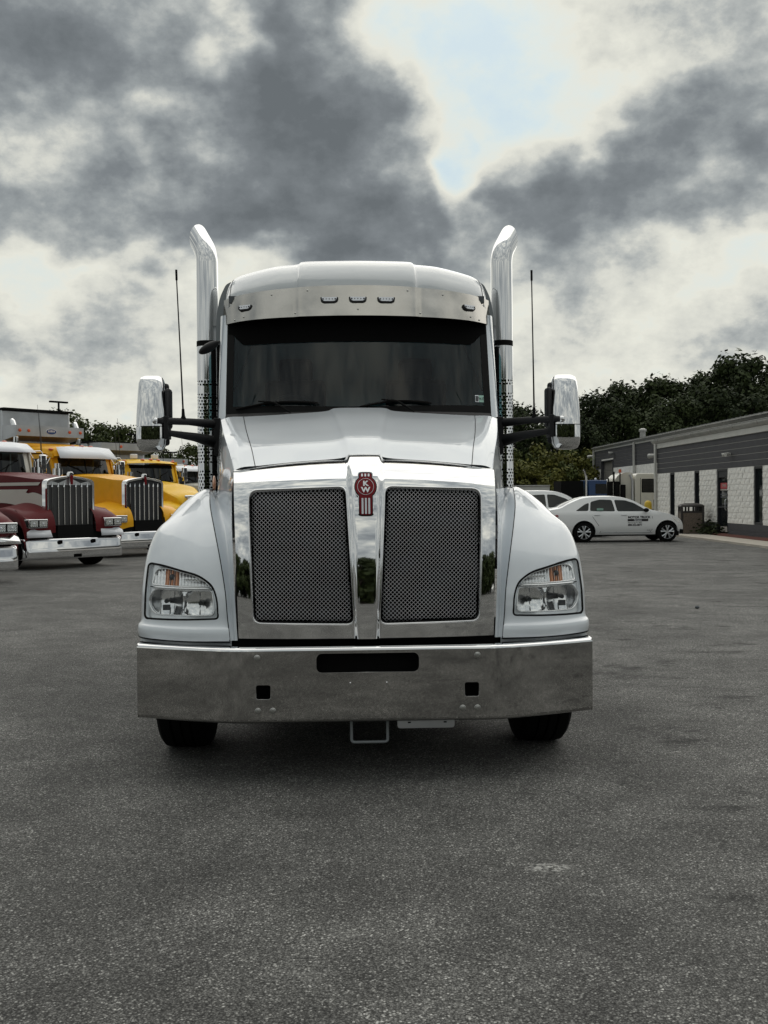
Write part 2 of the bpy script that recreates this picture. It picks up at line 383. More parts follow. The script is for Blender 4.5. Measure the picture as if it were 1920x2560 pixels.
def text(body, size, m, parent, loc, rot, name='lettering', ext=.002, align='CENTER', sx=1, shear=0, bold=0):
    c = bpy.data.curves.new('t', 'FONT'); c.body = body; c.size = size; c.extrude = ext; c.align_x = align; c.align_y = 'CENTER'; c.shear = shear; c.offset = bold
    t = bpy.data.objects.new('t', c); COL.objects.link(t); bpy.context.view_layer.update()
    me = bpy.data.meshes.new_from_object(t.evaluated_get(bpy.context.evaluated_depsgraph_get())); bpy.data.objects.remove(t)
    me.materials.clear(); me.materials.append(M[m]); me.name = name
    o = bpy.data.objects.new(name, me); COL.objects.link(o); o.location = loc; o.rotation_euler = rot; o.scale = (sx, 1, 1)
    if parent: o.parent = parent
    return o
# ------------------------------------------------------------------ ground
def asphalt():
    m = bpy.data.materials.new('asphalt'); m.use_nodes = True; t = m.node_tree; p = t.nodes['Principled BSDF']; l = t.links
    g = t.nodes.new('ShaderNodeNewGeometry'); P = g.outputs['Position']
    def tex(kind, **k):
        n = t.nodes.new(kind)
        l.new(P, n.inputs['Vector'])
        for a, b in k.items(): n.inputs[a].default_value = b
        return n
    def rng(s, a, b, c, d, smooth=False):
        r = t.nodes.new('ShaderNodeMapRange'); l.new(s, r.inputs[0])
        for i, v in enumerate((a, b, c, d)): r.inputs[i+1].default_value = v
        if smooth: r.interpolation_type = 'SMOOTHSTEP'
        return r.outputs[0]
    def mth(op, a, b):
        n = t.nodes.new('ShaderNodeMath'); n.operation = op
        for i, v in enumerate((a, b)):
            if isinstance(v, (int, float)): n.inputs[i].default_value = v
            else: l.new(v, n.inputs[i])
        return n.outputs[0]
    v1 = tex('ShaderNodeTexVoronoi', Scale=135.0); v2 = tex('ShaderNodeTexVoronoi', Scale=260.0); v3 = tex('ShaderNodeTexVoronoi', Scale=72.0)
    big = tex('ShaderNodeTexNoise', Scale=.55, Detail=5, Roughness=.6); mid = tex('ShaderNodeTexNoise', Scale=2.6, Detail=6, Roughness=.65); far = tex('ShaderNodeTexNoise', Scale=.09, Detail=4)
    sp = t.nodes.new('ShaderNodeSeparateColor'); l.new(v1.outputs['Color'], sp.inputs[0]); sp2 = t.nodes.new('ShaderNodeSeparateColor'); l.new(v2.outputs['Color'], sp2.inputs[0])
    sp3 = t.nodes.new('ShaderNodeSeparateColor'); l.new(v3.outputs['Color'], sp3.inputs[0])
    s = rng(sp.outputs[0], 0, 1, .064, .205)
    s = mth('ADD', s, rng(sp.outputs[1], .86, .985, 0, .36))
    s = mth('ADD', s, rng(sp2.outputs[0], .80, 1, 0, .20))
    s = mth('ADD', s, mth('MULTIPLY', rng(sp3.outputs[0], .93, .99, 0, .34), rng(v3.outputs['Distance'], .25, .40, 1, 0)))
    s = mth('MULTIPLY', s, rng(v1.outputs['Distance'], .30, .75, 1.0, .32))
    s = mth('MULTIPLY', s, rng(big.outputs[0], .32, .68, .72, 1.26)); s = mth('MULTIPLY', s, rng(mid.outputs[0], .30, .70, .74, 1.24))
    pat = tex('ShaderNodeTexNoise', Scale=1.05, Detail=9, Roughness=.72); s = mth('MULTIPLY', s, rng(pat.outputs[0], .36, .64, .82, 1.16))
    s = mth('MULTIPLY', s, rng(far.outputs[0], .35, .65, .85, 1.15))
    # oily dark blotches, mostly to the right of the truck
    st = t.nodes.new('ShaderNodeTexNoise'); mp = t.nodes.new('ShaderNodeMapping'); mp.inputs['Scale'].default_value = (.9, 1.5, 1); l.new(P, mp.inputs[0]); l.new(mp.outputs[0], st.inputs['Vector'])
    st.inputs['Scale'].default_value = 1.5; st.inputs['Detail'].default_value = 7; st.inputs['Roughness'].default_value = .7
    sx = t.nodes.new('ShaderNodeSeparateXYZ'); l.new(P, sx.inputs[0]); s = mth('MULTIPLY', s, mth('SUBTRACT', 1, mth('MULTIPLY', rng(st.outputs[0], .545, .66, 0, .66, True), rng(sx.outputs[0], -.2, 1.6, .12, 1, True))))
    # chalky scuffs
    for (x, y, rx, ry, a) in ((.65, 4.17, .13, .07, .20), (-.13, 3.55, .09, .05, .05), (-.24, 3.25, .09, .05, .05)):
        q = t.nodes.new('ShaderNodeVectorMath'); q.operation = 'MULTIPLY_ADD'; l.new(P, q.inputs[0]); q.inputs[1].default_value = (1/rx, 1/ry, 0); q.inputs[2].default_value = (-x/rx, -y/ry, 0)
        ln = t.nodes.new('ShaderNodeVectorMath'); ln.operation = 'LENGTH'; l.new(q.outputs[0], ln.inputs[0])
        nn = tex('ShaderNodeTexNoise', Scale=45.0, Detail=4)
        k = mth('MULTIPLY', rng(ln.outputs['Value'], .2, 1.1, a, 0, True), rng(nn.outputs[0], .42, .60, 0, 1.6)); s = mth('ADD', s, k)
    cc = t.nodes.new('ShaderNodeCombineColor'); l.new(s, cc.inputs[0]); l.new(mth('MULTIPLY', s, .985), cc.inputs[1]); l.new(mth('MULTIPLY', s, .93), cc.inputs[2])
    l.new(cc.outputs[0], p.inputs['Base Color']); p.inputs['Roughness'].default_value = .85; p.inputs['Specular IOR Level'].default_value = .35
    h = mth('ADD', mth('MULTIPLY', v1.outputs['Distance'], -.6), mth('MULTIPLY', v2.outputs['Distance'], -.3)); h = mth('ADD', h, mth('MULTIPLY', mid.outputs[0], .8))
    b = t.nodes.new('ShaderNodeBump'); b.inputs['Strength'].default_value = .9; b.inputs['Distance'].default_value = .006; l.new(h, b.inputs['Height']); l.new(b.outputs[0], p.inputs['Normal'])
    return m
M['asphalt'] = asphalt()
g = MB()
def gz(x, y):
    return .006*noise.noise(Vector((x*.35, y*.35, 0))) if abs(x) < 14 and -4 < y < 30 else 0.0
xs = [-600, -200, -60, -14]+[-14+i*.7 for i in range(1, 40)]+[14, 60, 200, 600]; ys = [-400, -120, -30, -4]+[-4+i*.7 for i in range(1, 48)]+[30, 80, 200, 700]
g.add([(x, y, gz(x, y)) for y in ys for x in xs], [(j*len(xs)+i, j*len(xs)+i+1, (j+1)*len(xs)+i+1, (j+1)*len(xs)+i) for j in range(len(ys)-1) for i in range(len(xs)-1)])
g.build('asphalt_yard', 'asphalt', ang=None, kind='structure')
M['concrete'] = mat('pale_concrete', (.46, .42, .36), .9, noise_amt=.14, noise_scale=1.6, bump=.004, bump_scale=30)
M['mulch'] = mat('red_mulch', (.10, .032, .022), 1, noise_amt=.5, noise_scale=14, bump=.03, bump_scale=12)
M['grass'] = mat('rough_grass', (.04, .05, .018), 1, noise_amt=.4, noise_scale=3, bump=.05, bump_scale=6)
g = MB(); 
for i in range(16): g.b2((10.62, 18+i*1.8, -.05), (11.70, 18+i*1.8+1.792, .07))
g.build('sidewalk', 'concrete', bevel=.008, kind='structure')
g = MB(); g.grid(lambda u, v: (11.70+u*1.0, 18+v*27.5, .03+.09*sin(pi*min(1, u*1.2))+.02*noise.noise(Vector((u*9, v*200, 0)))), 8, 160)
g.build('mulch_bed', 'mulch', ang=None, kind='structure')
g = MB(); g.grid(lambda u, v: (-140+u*300, 62+v*90+(abs(u-.5)*0), .02+1.2*v*v+.3*noise.noise(Vector((u*30, v*9, 0)))*v), 60, 20)
g.build('grass_bank', 'grass', ang=None, kind='structure')
m = MB().sphere((0, 0, .02), 1, 10, 6, (.032, .025, .02)); st_ = m.build('stone', 'gray'); st_.location = (4.12, 13.7, 0); tag(st_, 'small dark stone lying alone on the asphalt to the right of the truck', 'stone')
# ------------------------------------------------------------------ the white tractor in the middle
T = thing('semi_truck', 'large white semi truck facing us with chrome mesh grille and twin tall stacks', 'truck', (-.092, 5.46, 0), R(2.4))
sm = lambda a, b, x: (lambda t: t*t*(3-2*t))(max(0, min(1, (x-a)/(b-a))))
# --- chrome grille surround
CP = [(.100,.747),(.104,.95),(.118,1.15),(.142,1.32),(.178,1.46),(.235,1.565),(.315,1.625),(.405,1.650),(.500,1.662)]
def cprof(v):
    t = max(0, min(1, v))*(len(CP)-1); i = min(int(t), len(CP)-2); g = lambda k: Vector((*CP[max(0, min(len(CP)-1, k))], 0))
    r = cat4(g(i-1), g(i), g(i+1), g(i+2), t-i); return r.x, r.y
def chrome(u, v):
    y, z = cprof(v); hw = .690+.052*v; x = (2*u-1)*hw; q = x/hw
    w0 = .040+.045*v; b = 1-sm(w0, w0+.035, abs(x))
    y += (.03*q**4+.03*q*q)*(1-sm(.62, 1, v)) - .030*b*(1-.3*v); z += .060*(1-q*q)*sm(.35, 1, v)+.026*b*sm(.55, .95, v)
    return Vector((x, y, z))
def cinv(x, z):
    a, b = 0.0, 1.0
    for _ in range(40):
        m = (a+b)/2; u = (x/(.690+.052*m)+1)/2
        if chrome(u, m).z < z: a = m
        else: b = m
    return ((x/(.690+.052*a)+1)/2, a)
HR = rpoly([(.066,.822),(.612,.830),(.640,1.545),(.106,1.562)], [.045,.045,.055,.045], 6)
holesx = [HR, [(-x, z) for x, z in HR][::-1]]
mb = MB(); panel(mb, chrome, 150, 110, [[cinv(*p) for p in dense(h, .02)] for h in holesx], rim=.03, guard=.004)
mb.build('grille_surround', 'chrome', T)
# opening edge beads and the bottom edge
for h in holesx:
    pts = [chrome(*cinv(*p))+Vector((0, -.001, 0)) for p in dense(h, .03)]
    MB().tube(pts, .0045, 6, closed=True).build('opening_bead', 'chrome', T, ang=None)
mb = MB()
mb.grid(lambda u, v: (lambda p: (p.x, p.y+.04*v, p.z-.004*sin(pi*v)))(chrome(u, 0)), 60, 2); mb.build('lower_edge', 'chrome', T)
# side returns of the surround
mb = MB(); mb.grid(lambda u, v: (lambda p: (p.x, p.y+.05*u, p.z))(chrome(1, v)), 2, 30).mirror(); mb.build('side_return', 'chrome', T)
# dark cavity
mb = MB(); mb.add([chrome(u, v)+Vector((0, .075, 0)) for v in (0.02, .3, .5, .68) for u in (.02, .5, .98)], [(j*3+i, j*3+i+1, j*3+i+4, j*3+i+3) for j in range(3) for i in range(2)]); mb.build('radiator_screen', 'void', T, ang=None)
# woven mesh
def edged(p, poly):
    d = 9
    for i in range(len(poly)):
        a, b = Vector(poly[i-1]), Vector(poly[i]); ab = b-a; t = max(0, min(1, (Vector(p)-a).dot(ab)/max(ab.length_squared, 1e-9))); d = min(d, (Vector(p)-(a+ab*t)).length)
    return d
def ysurf(x, z): u, v = cinv(x, z); return chrome(u, v).y
ytab = {}
def ys(x, z):
    k = (round(abs(x)/.02), round(z/.02))
    if k not in ytab: ytab[k] = ysurf(min(.65, max(.12 if z > 1.3 else .1, k[0]*.02)), k[1]*.02)
    return ytab[k]
HP = .0158
for si, h in enumerate(holesx):
    mb = MB(); hh = rpoly([(.066,.822),(.612,.830),(.640,1.545),(.106,1.562)], .04, 3)
    if si: hh = [(-x, z) for x, z in hh][::-1]
    xmin, xmax = min(p[0] for p in hh), max(p[0] for p in hh)
    for di in (0, 1):
        dx, dz = (.70711, .70711) if di == 0 else (-.70711, .70711); nx, nz = -dz, dx
        for k in range(-140, 141):
            off = k*HP; c = Vector(((xmin+xmax)/2, 1.19)); run = []
            for j in range(-46, 47):
                s = j*HP; p = (c.x+nx*off+dx*s, c.y+nz*off+dz*s)
                ok = inside(p, hh)
                if ok:
                    e = edged(p, hh)
                    if e < .007: ok = False
                if ok:
                    par = (j+k) % 2; w = .0016*(1 if (par == di % 2) else -1)
                    run.append(Vector((p[0], ys(*p)+.022+w+.035*max(0, 1-e/.035)**2, p[1])))
                if (not ok or j == 46) and run:
                    if len(run) > 1: mb.tube(run, .0015, 4, cap=False)
                    run = []
    mb.build('wire_mesh', 'wire', T, ang=None, fixn=False, kind='stuff')
    r2 = MB(); pts = [(p[0], ysurf(*p)+.03, p[1]) for p in dense(h, .03)]; r2.tube(pts, .011, 6, closed=True); r2.build('mesh_rim', 'soft', T, ang=None)
# --- badge on the spine
def bcurve(s, k=1.0):
    """outline of the badge, s scales about its centre line; metres, origin at disc centre"""
    r = .060*s; w = .036*s if s > 1 else .036*s; pts = []
    tw, th = .036+(s-1)*.05, .078+(s-1)*.05; bw, bz = .037+(s-1)*.05, -.142-(s-1)*.05
    a0 = math.acos(min(1, tw/r)); 
    for i in range(7): a = pi/2*(i/6); pts.append((tw*cos(a) if 0 else tw*(1-(i/6)**2.2), th-.012*(1-i/6)**0 + .010*sin(pi/2*i/6)-.010))
    pts = [(tw, sqrt(max(0, r*r-tw*tw)))]+[(tw*cos(pi/2*i/8)**.45, th-.014+.014*sin(pi/2*i/8)) for i in range(9)]
    a1 = math.acos(min(1, tw/r)); a2 = -math.acos(min(1, bw/r))
    arc = [(r*cos(a1+(a2-a1)*i/14), r*sin(a1+(a2-a1)*i/14)) for i in range(1, 15)]
    bot = [(bw*cos(pi/2*i/8)**.5, bz-.010+.010-(.014*sin(pi/2*i/8))) for i in range(9)]
    right = pts[::-1]+arc+bot      # from top centre down the right side
    left = [(-x, z) for x, z in right[::-1]][1:-1]
    return right+left
BZ = 1.560
def byy(z): return cprof(cinv(0.0, z)[1])[0]-.030
def badge_layer(name, m, poly, off, th):
    mb = MB(); k = len(poly); tri = geometry.tessellate_polygon([[Vector((p[0], p[1], 0)) for p in poly]])
    f = [(p[0], BY(p[1])-off, BZ+p[1]) for p in poly]; b = [(p[0], BY(p[1])-off+th, BZ+p[1]) for p in poly]
    mb.add(f+b, [tuple(t) for t in tri]+[(i, (i+1) % k, k+(i+1) % k, k+i) for i in range(k)])
    return mb.build(name, m, BADGE, ang=40)
b0, b1 = byy(BZ-.13), byy(BZ+.07)
BY = lambda dz: b0+(b1-b0)*((dz+.13)/.20)**1.6 if dz > -.13 else b0
BY0 = BY; BY = lambda dz: BY0(max(dz, -.129))-.004
BADGE = bpy.data.objects.new('badge', None); COL.objects.link(BADGE); BADGE.parent = T
badge_layer('badge_base', 'chrome', bcurve(1.10), .000, .03)
badge_layer('badge_edge', 'black', bcurve(1.03), .0035, .005)
badge_layer('badge_enamel', 'red', bcurve(.95), .0055, .004)
mb = MB(); mb.tube([(.044*cos(2*pi*i/32), BY(.044*sin(2*pi*i/32))-.0065, BZ+.044*sin(2*pi*i/32)) for i in range(32)], .0012, 6, closed=True); mb.build('badge_ring', 'silver', BADGE, ang=None)
for x in (-.018, 0, .018):
    mb = MB(); mb.prism([(x-.005, 0), (x+.005, 0), (x+.005, .085), (x-.005, .085)], 'XZ', BY(-.1)-.0085, BY(-.1)-.004)
    for i in range(len(mb.v)): mb.v[i] = (mb.v[i][0], mb.v[i][1]+BY(mb.v[i][2]-.145)-BY(-.1), mb.v[i][2]+BZ-.147)
    mb.build('badge_stripe', 'silver', BADGE)
    z0 = .056; MB().add([(x-.0045, BY(z0)-.0085, BZ+z0), (x+.0045, BY(z0)-.0085, BZ+z0), (x+.0045, BY(.071)-.0085, BZ+.071), (x-.0045, BY(.071)-.0085, BZ+.071)], [(0, 1, 2, 3)]).build('badge_stripe', 'silver', BADGE)
tilt = atan2(BY(.02)-BY(-.02), .04)
text('K', .044, 'silver', BADGE, (0, BY(.017)-.007, BZ+.015), (R(90)-tilt, 0, 0), bold=.0018)
text('W', .044, 'silver', BADGE, (0, BY(-.017)-.007, BZ-.019), (R(90)-tilt, 0, 0), bold=.0018)

# --- hood top
SH = [(.742,.500,1.662),(.79,.75,1.765),(.85,1.05,1.872),(.90,1.35,1.958),(.945,1.66,2.04)]
CZ = [1.748, 1.865, 1.958, 2.042, 2.115]; rows = []
for i, (sx, sy, sz) in enumerate(SH):
    c = CZ[i]; pl = .100+.024*i; f = -.0 if i else 0
    rows.append([(0, sy, c), (pl-.03, sy, c-.003), (pl+.045, sy, c-.024), (sx*.52, sy, c-.042), (sx*.80, sy, (c-.05+sz)/2+.006), (sx*.93, sy, sz+.016), (sx, sy, sz-.004)])
top = net(rows)
mb = MB(); mb.grid(lambda u, v: top(u, v), 60, 40)
mb.mirror(True); mb.build('hood', 'white', T, ang=70, weld=True)
mb = MB(); mb.tube([top(u, 0)+Vector((0, .001, .000)) for u in [i/40 for i in range(41)]], .0015, 5).mirror(); mb.build('hood_seam', 'seam', T)
mb = MB(); mb.tube([top(.70, v)+Vector((0, 0, .0005)) for v in [i/30 for i in range(31)]], .0024, 5).mirror(); mb.build('hood_seam', 'seam', T)
# small intake plate on the centre ridge
# --- valley between hood side and fender
SR = [[(.735,.14,.735),(.722,.165,.735),(.708,.16,.735),(.697,.165,.735)],
 [(.75,.165,.86),(.733,.20,.86),(.715,.18,.86),(.705,.172,.86)],
 [(.765,.20,1.0),(.745,.25,1.0),(.724,.22,1.0),(.713,.185,1.0)],
 [(.80,.28,1.17),(.768,.38,1.17),(.737,.33,1.2),(.722,.215,1.2)],
 [(.85,.45,1.33),(.80,.56,1.31),(.757,.44,1.36),(.731,.26,1.38)],
 [(.90,.68,1.455),(.845,.78,1.40),(.79,.62,1.48),(.737,.34,1.54)],
 [(.935,.95,1.545),(.89,1.0,1.47),(.83,.82,1.58),(.742,.500,1.658)],
 [(.945,1.08,1.555),(.91,1.12,1.50),(.86,.98,1.66),SH[1]],
 [(.955,1.22,1.56),(.93,1.26,1.52),(.89,1.18,1.74),SH[2]],
 [(.962,1.42,1.56),(.95,1.45,1.54),(.925,1.42,1.80),SH[3]],
 [(.975,1.70,1.54),(.972,1.70,1.57),(.965,1.69,1.84),SH[4]]]
side = net(SR); mb = MB(); mb.grid(side, 24, 70)
mb.mirror(); mb.build('hood_side', 'white', T, ang=70)
# --- fenders
FR = [[(.735,.14,.735),(.95,.165,.735),(1.13,.26,.735),(1.272,.42,.735),(1.29,.72,.735)],
 [(.738,.135,.765),(.95,.158,.765),(1.13,.252,.765),(1.276,.415,.765),(1.292,.72,.765)],
 [(.742,.142,.795),(.95,.165,.795),(1.13,.258,.795),(1.274,.42,.795),(1.29,.72,.795)],
 [(.748,.165,.825),(.95,.192,.825),(1.125,.285,.825),(1.262,.445,.825),(1.278,.73,.825)],
 [(.756,.18,.92),(.95,.205,.92),(1.122,.297,.92),(1.262,.462,.92),(1.277,.74,.92)],
 [(.765,.20,1.0),(.95,.222,1.0),(1.12,.312,1.0),(1.260,.48,1.0),(1.275,.745,1.0)],
 [(.80,.28,1.17),(.96,.31,1.17),(1.11,.40,1.17),(1.250,.57,1.17),(1.266,.80,1.17)],
 [(.85,.45,1.33),(.97,.48,1.33),(1.095,.55,1.322),(1.208,.67,1.315),(1.245,.86,1.285)],
 [(.90,.68,1.455),(.985,.71,1.455),(1.08,.77,1.425),(1.168,.86,1.385),(1.214,.99,1.325)],
 [(.935,.95,1.545),(.99,1.0,1.545),(1.08,1.05,1.50),(1.165,1.1,1.43),(1.218,1.2,1.355)],
 [(.955,1.22,1.56),(1.0,1.25,1.555),(1.08,1.27,1.505),(1.165,1.3,1.425),(1.218,1.35,1.35)],
 [(.975,1.70,1.54),(1.02,1.70,1.53),(1.08,1.70,1.50),(1.14,1.70,1.44),(1.19,1.70,1.36)]]
fen = net(FR)
HL = rpoly([(.800,.851),(1.236,.837),(1.229,1.140),(1.12,1.130),(.914,1.083),(.836,1.030),(.808,.96)], [.02,.025,.03,.1,.1,.08,.05], 5)
HLuv = [invert(fen, x, z) for x, z in dense(HL, .025)]
mb = MB(); panel(mb, fen, 60, 90, [HLuv], rim=.03, guard=.006)
pR = mb
for s in (1, -1):
    q = MB(); q.v, q.f, q.n = list(pR.v), list(pR.f), dict(pR.n)
    if s < 0: q.flipx()
    FEN = q.build('fender', 'white', T)
    def sub(mb, name, m, parent=FEN, **k):
        if s < 0: mb.flipx()
        return mb.build(name, m, parent, **k)
    FEN_SUB = sub
    def at(x, z, d=0):
        u, v = invert(fen, x, z); n = pnormal(fen, u, v); return fen(u, v)-n*d
    cache = {}
    def fy(x, z):
        k = (round(x, 2), round(z, 2))
        if k not in cache: cache[k] = fen(*invert(fen, *k)).y
        return cache[k]
    def fyi(x, z):   # bilinear lookup
        x0, z0 = math.floor(x*50)/50, math.floor(z*50)/50; a, b = (x-x0)*50, (z-z0)*50
        return (fy(x0, z0)*(1-a)*(1-b)+fy(x0+.02, z0)*a*(1-b)+fy(x0, z0+.02)*(1-a)*b+fy(x0+.02, z0+.02)*a*b)
    lp = [fen(*p) for p in HLuv]
    g = MB(); g.tube([p+Vector((0, .004, 0)) for p in lp], .0065, 6, closed=True); sub(g, 'headlight_gasket', 'soft', ang=None)
    HLT = bpy.data.objects.new('headlight', None); COL.objects.link(HLT); HLT.parent = T
    # bezel with two openings, set back behind the lens
    lo = rpoly([(.822,.868),(1.175,.862),(1.218,.93),(1.18,1.003),(.838,.999)], [.03,.06,.06,.06,.02], 5)
    upo = rpoly([(.852,1.018),(1.196,1.022),(1.178,1.108),(1.10,1.116),(.925,1.076),(.868,1.04)], [.01,.02,.04,.06,.06,.02], 5)
    def bez(u, v): 
        x, z = .79+u*.46, .83+v*.32; return Vector((x, fyi(min(1.23, x), min(1.13, z))+.030, z))
    tou = lambda p: ((p[0]-.79)/.46, (p[1]-.83)/.32)
    g = MB(); panel(g, bez, 30, 20, [[tou(p) for p in dense(lo, .02)], [tou(p) for p in dense(upo, .02)]], rim=.012, outer=[tou(p) for p in dense(HL, .025)], guard=.015)
    sub(g, 'bezel', 'bezel', HLT)
    g = MB()
    for loop_, zz in ((lo, 0), (upo, 0)): g.tube([(p[0], fyi(p[0], p[1])+.027, p[1]) for p in dense(loop_, .03)], .0045, 5, closed=True)
    g.tube([(x, fyi(x, 1.010)+.020, 1.010) for x in [.84+.36*i/10 for i in range(11)]], .0065, 6); sub(g, 'bezel_edge', 'chrome', HLT, ang=None)
    def bowl(u, v):
        x, z = .81+u*.42, .845+v*.175; d = .018
        for (cx, cz, rr, dp) in ((1.105, .93, .112, .075), (.900, .925, .098, .06)):
            r = sqrt((x-cx)**2+(z-cz)**2)/rr
            if r < 1: 
                a = atan2(z-cz, x-cx); d = max(d, .018+dp*sqrt(1-r*r)+.005*(1 if sin(round((x-cx)*34)*1.9+cx*9) > 0 else -1)*r)
        return Vector((x, fyi(min(1.22, x), z)+d+.02, z))
    g = MB().grid(bowl, 64, 28); sub(g, 'reflector_bowls', 'reflector', HLT, ang=18)
    for (cx, cz) in ((1.105, .935), (.905, .93)):
        g = MB()
        y0 = fyi(cx, cz)
        g.cyl((cx, y0+.10, cz), (cx, y0+.055, cz), .013, .012, 12); sub(g, 'lamp_bulb', 'darkgray', HLT)
    g = MB(); g.b2((1.085, fyi(1.1, .92)+.06, .885), (1.125, fyi(1.1, .92)+.075, .915)); sub(g, 'bulb_shield', 'darkgray', HLT)
    def ribs(x0, x1, n):
        def f(u, v):
            x, z = x0+u*(x1-x0), 1.012+v*.112; w = abs((u*n) % 1-.5)*2; q = abs((v*3) % 1-.5)*2
            return Vector((x, fyi(x, min(z, 1.12))+.034+.016*w*w+(.006*q*q if x < 1.0 else .002*q), z))
        return f
    g = MB(); g.grid(ribs(.845, 1.035, 10), 80, 18); g.grid(ribs(1.108, 1.215, 5), 40, 18); g.grid(ribs(1.0555, 1.064, 1), 8, 18); g.grid(ribs(1.0805, 1.089, 1), 8, 18); sub(g, 'signal_reflector', 'reflector', HLT, ang=25)
    g = MB().grid(ribs(1.035, 1.055, 1), 10, 18); g.grid(ribs(1.0645, 1.080, 1), 10, 18); g.grid(ribs(1.0895, 1.108, 1), 10, 18); sub(g, 'amber_reflector', 'amber', HLT, ang=25)
    g = MB().sphere((1.072, fyi(1.072, 1.07)+.036, 1.068), .0165, 14, 8); sub(g, 'signal_bulb', 'darkgray', HLT)
    g = MB(); panel(g, fen, 60, 90, [], outer=HLuv, guard=.004)
    if s > 0: pass
    sub(g, 'clear_cover', 'clear', HLT)
    # apron strip between fender and bumper, arch liner and gap lines
    g = MB(); g.grid(lambda u, v: (lambda p: (p.x*(1-.008*(1-u))+(0 if u > .1 else 0), p.y+.03, .700+.045*v))(fen(u*.98+.02 if u > 0 else .0, 0)), 24, 2); sub(g, 'apron', 'white', T)
    g = MB(); g.tube([side(0, v)+Vector((0, -.0015, 0)) for v in [i/60 for i in range(55)]], .0028, 5); sub(g, 'fender_gap', 'seam', T)
    g = MB(); g.tube([fen(u, 0)+Vector((0, .012, -.004)) for u in [i/24 for i in range(25)]], .006, 5); sub(g, 'fender_gap', 'seam', T)
    g = MB(); g.b2((.72, .50, .56), (1.20, .56, .80)); g.b2((.66, .3, .74), (.70, 1.7, 1.2)); g.b2((1.1, 1.55, .5), (1.2, 1.6, 1.3)); sub(g, 'arch_liner', 'soft', T)
g = MB(); g.prism([(-.9765-.004, 1.52), (-.9765-.004, 1.60)], 'XZ', 1, 1) if 0 else None
g = MB().sphere((0, 0, 0), 1, 12, 8, (.012, .085, .05)); g.move(Matrix.Translation((-.948, 1.28, 1.60)) @ Matrix.Rotation(R(8), 4, 'Z')); g.build('side_marker', 'amber', T)
# --- bumper
def bumf(x):
    t = max(0, abs(x)-.64); return .50*t*t/(t+.26)
BW = 1.245
def bump_(u, v):
    x = (2*u-1)*BW; return Vector((x, bumf(x), .338+v*(.698-.338)))
bi = lambda p: ((p[0]/BW+1)/2, (p[1]-.338)/.36)
slots = [rrect(-.271, .581, .271, .682, .03), rrect(-.588, .445, -.511, .521, .012), rrect(.511, .445, .588, .521, .012)]
mb = MB(); panel(mb, bump_, 120, 12, [[bi(p) for p in dense(h, .02)] for h in slots], rim=.012, guard=.006)
BUM = mb.build('bumper', 'steel', T)
def lip(prof):
    def f(u, v):
        x = (2*u-1)*BW; t = v*(len(prof)-1); i = min(int(t), len(prof)-2); a, b = prof[i], prof[i+1]; k = t-i
        return (x, bumf(x)+a[0]+(b[0]-a[0])*k, a[1]+(b[1]-a[1])*k)
    return f
mb = MB(); mb.grid(lip([(0,.698),(.002,.704),(.007,.710),(.014,.714),(.022,.716),(.06,.717),(.11,.717)]), 100, 12)
mb.build('bumper_top_lip', 'chrome', T, ang=80)
mb = MB(); mb.grid(lip([(0,.338),(.002,.330),(.007,.323),(.015,.318),(.028,.315),(.09,.314)]), 100, 10); mb.build('bumper_lower_lip', 'steel', T, ang=80)
mb = MB(); ye = bumf(BW); mb.b2((BW-.004, ye+.002, .318), (BW-.0005, ye+.16, .714)); mb.mirror(); mb.build('bumper_end', 'steel', T)
for x, z in ((.58,.664),(.578,.385),(.500,.385)):
    for s in (1, -1):
        b = MB(); b.revolve([(0,.017),(-.002,.0165),(-.003,.0145),(-.003,0)], (0, 0, 0), 'Y', 20); b.tube([(0, -.002, 0), (0, -.008, 0)], .0105, 6)
        o = b.build('bumper_bolt', 'bolt', BUM, bevel=.0012); o.location = (s*x, -.001, z)
for x in (-.093, .099): o = MB().sphere((0, 0, 0), .0055, 12, 8).build('bumper_rivet', 'chrome', BUM); o.location = (x, -.001, .526)
mb = MB(); mb.b2((-.68, .10, .42), (.68, .14, .70)); mb.b2((-.82, .55, .24), (.82, 4.6, .42)); mb.b2((-.72, .19, .68), (.72, .22, .76)); mb.b2((-.70, .30, .40), (.70, 2.6, .9)); mb.b2((-.5, .14, .46), (-.36, .35, .66)); mb.b2((.36, .14, .46), (.5, .35, .66)); mb.b2((-.66, .6, .9), (.66, 2.4, 1.45)); mb.build('chassis', 'soft', T)  # chassis parts, plus low slabs added to block light under the truck
mb = MB(); mb.tube([(x-.0, .10, z) for x, z in rrect(-.088, .19, .106, .315, .015, 3)], .008, 8, closed=True); mb.build('tow_loop', 'grayplastic', T, ang=60)
plate = rpoly([(.155,.32),(.458,.32),(.458,.278),(.155,.278)], [.001,.001,.016,.016], 4)
mb = MB(); mb.prism(plate, 'XZ', .02, .024); pl = mb.build('plate_bracket', 'alu', T)
for x in (.21, .40): MB().b2((x, .018, .305), (x+.016, .0199, .312)).build('bracket_slot', 'void', pl)
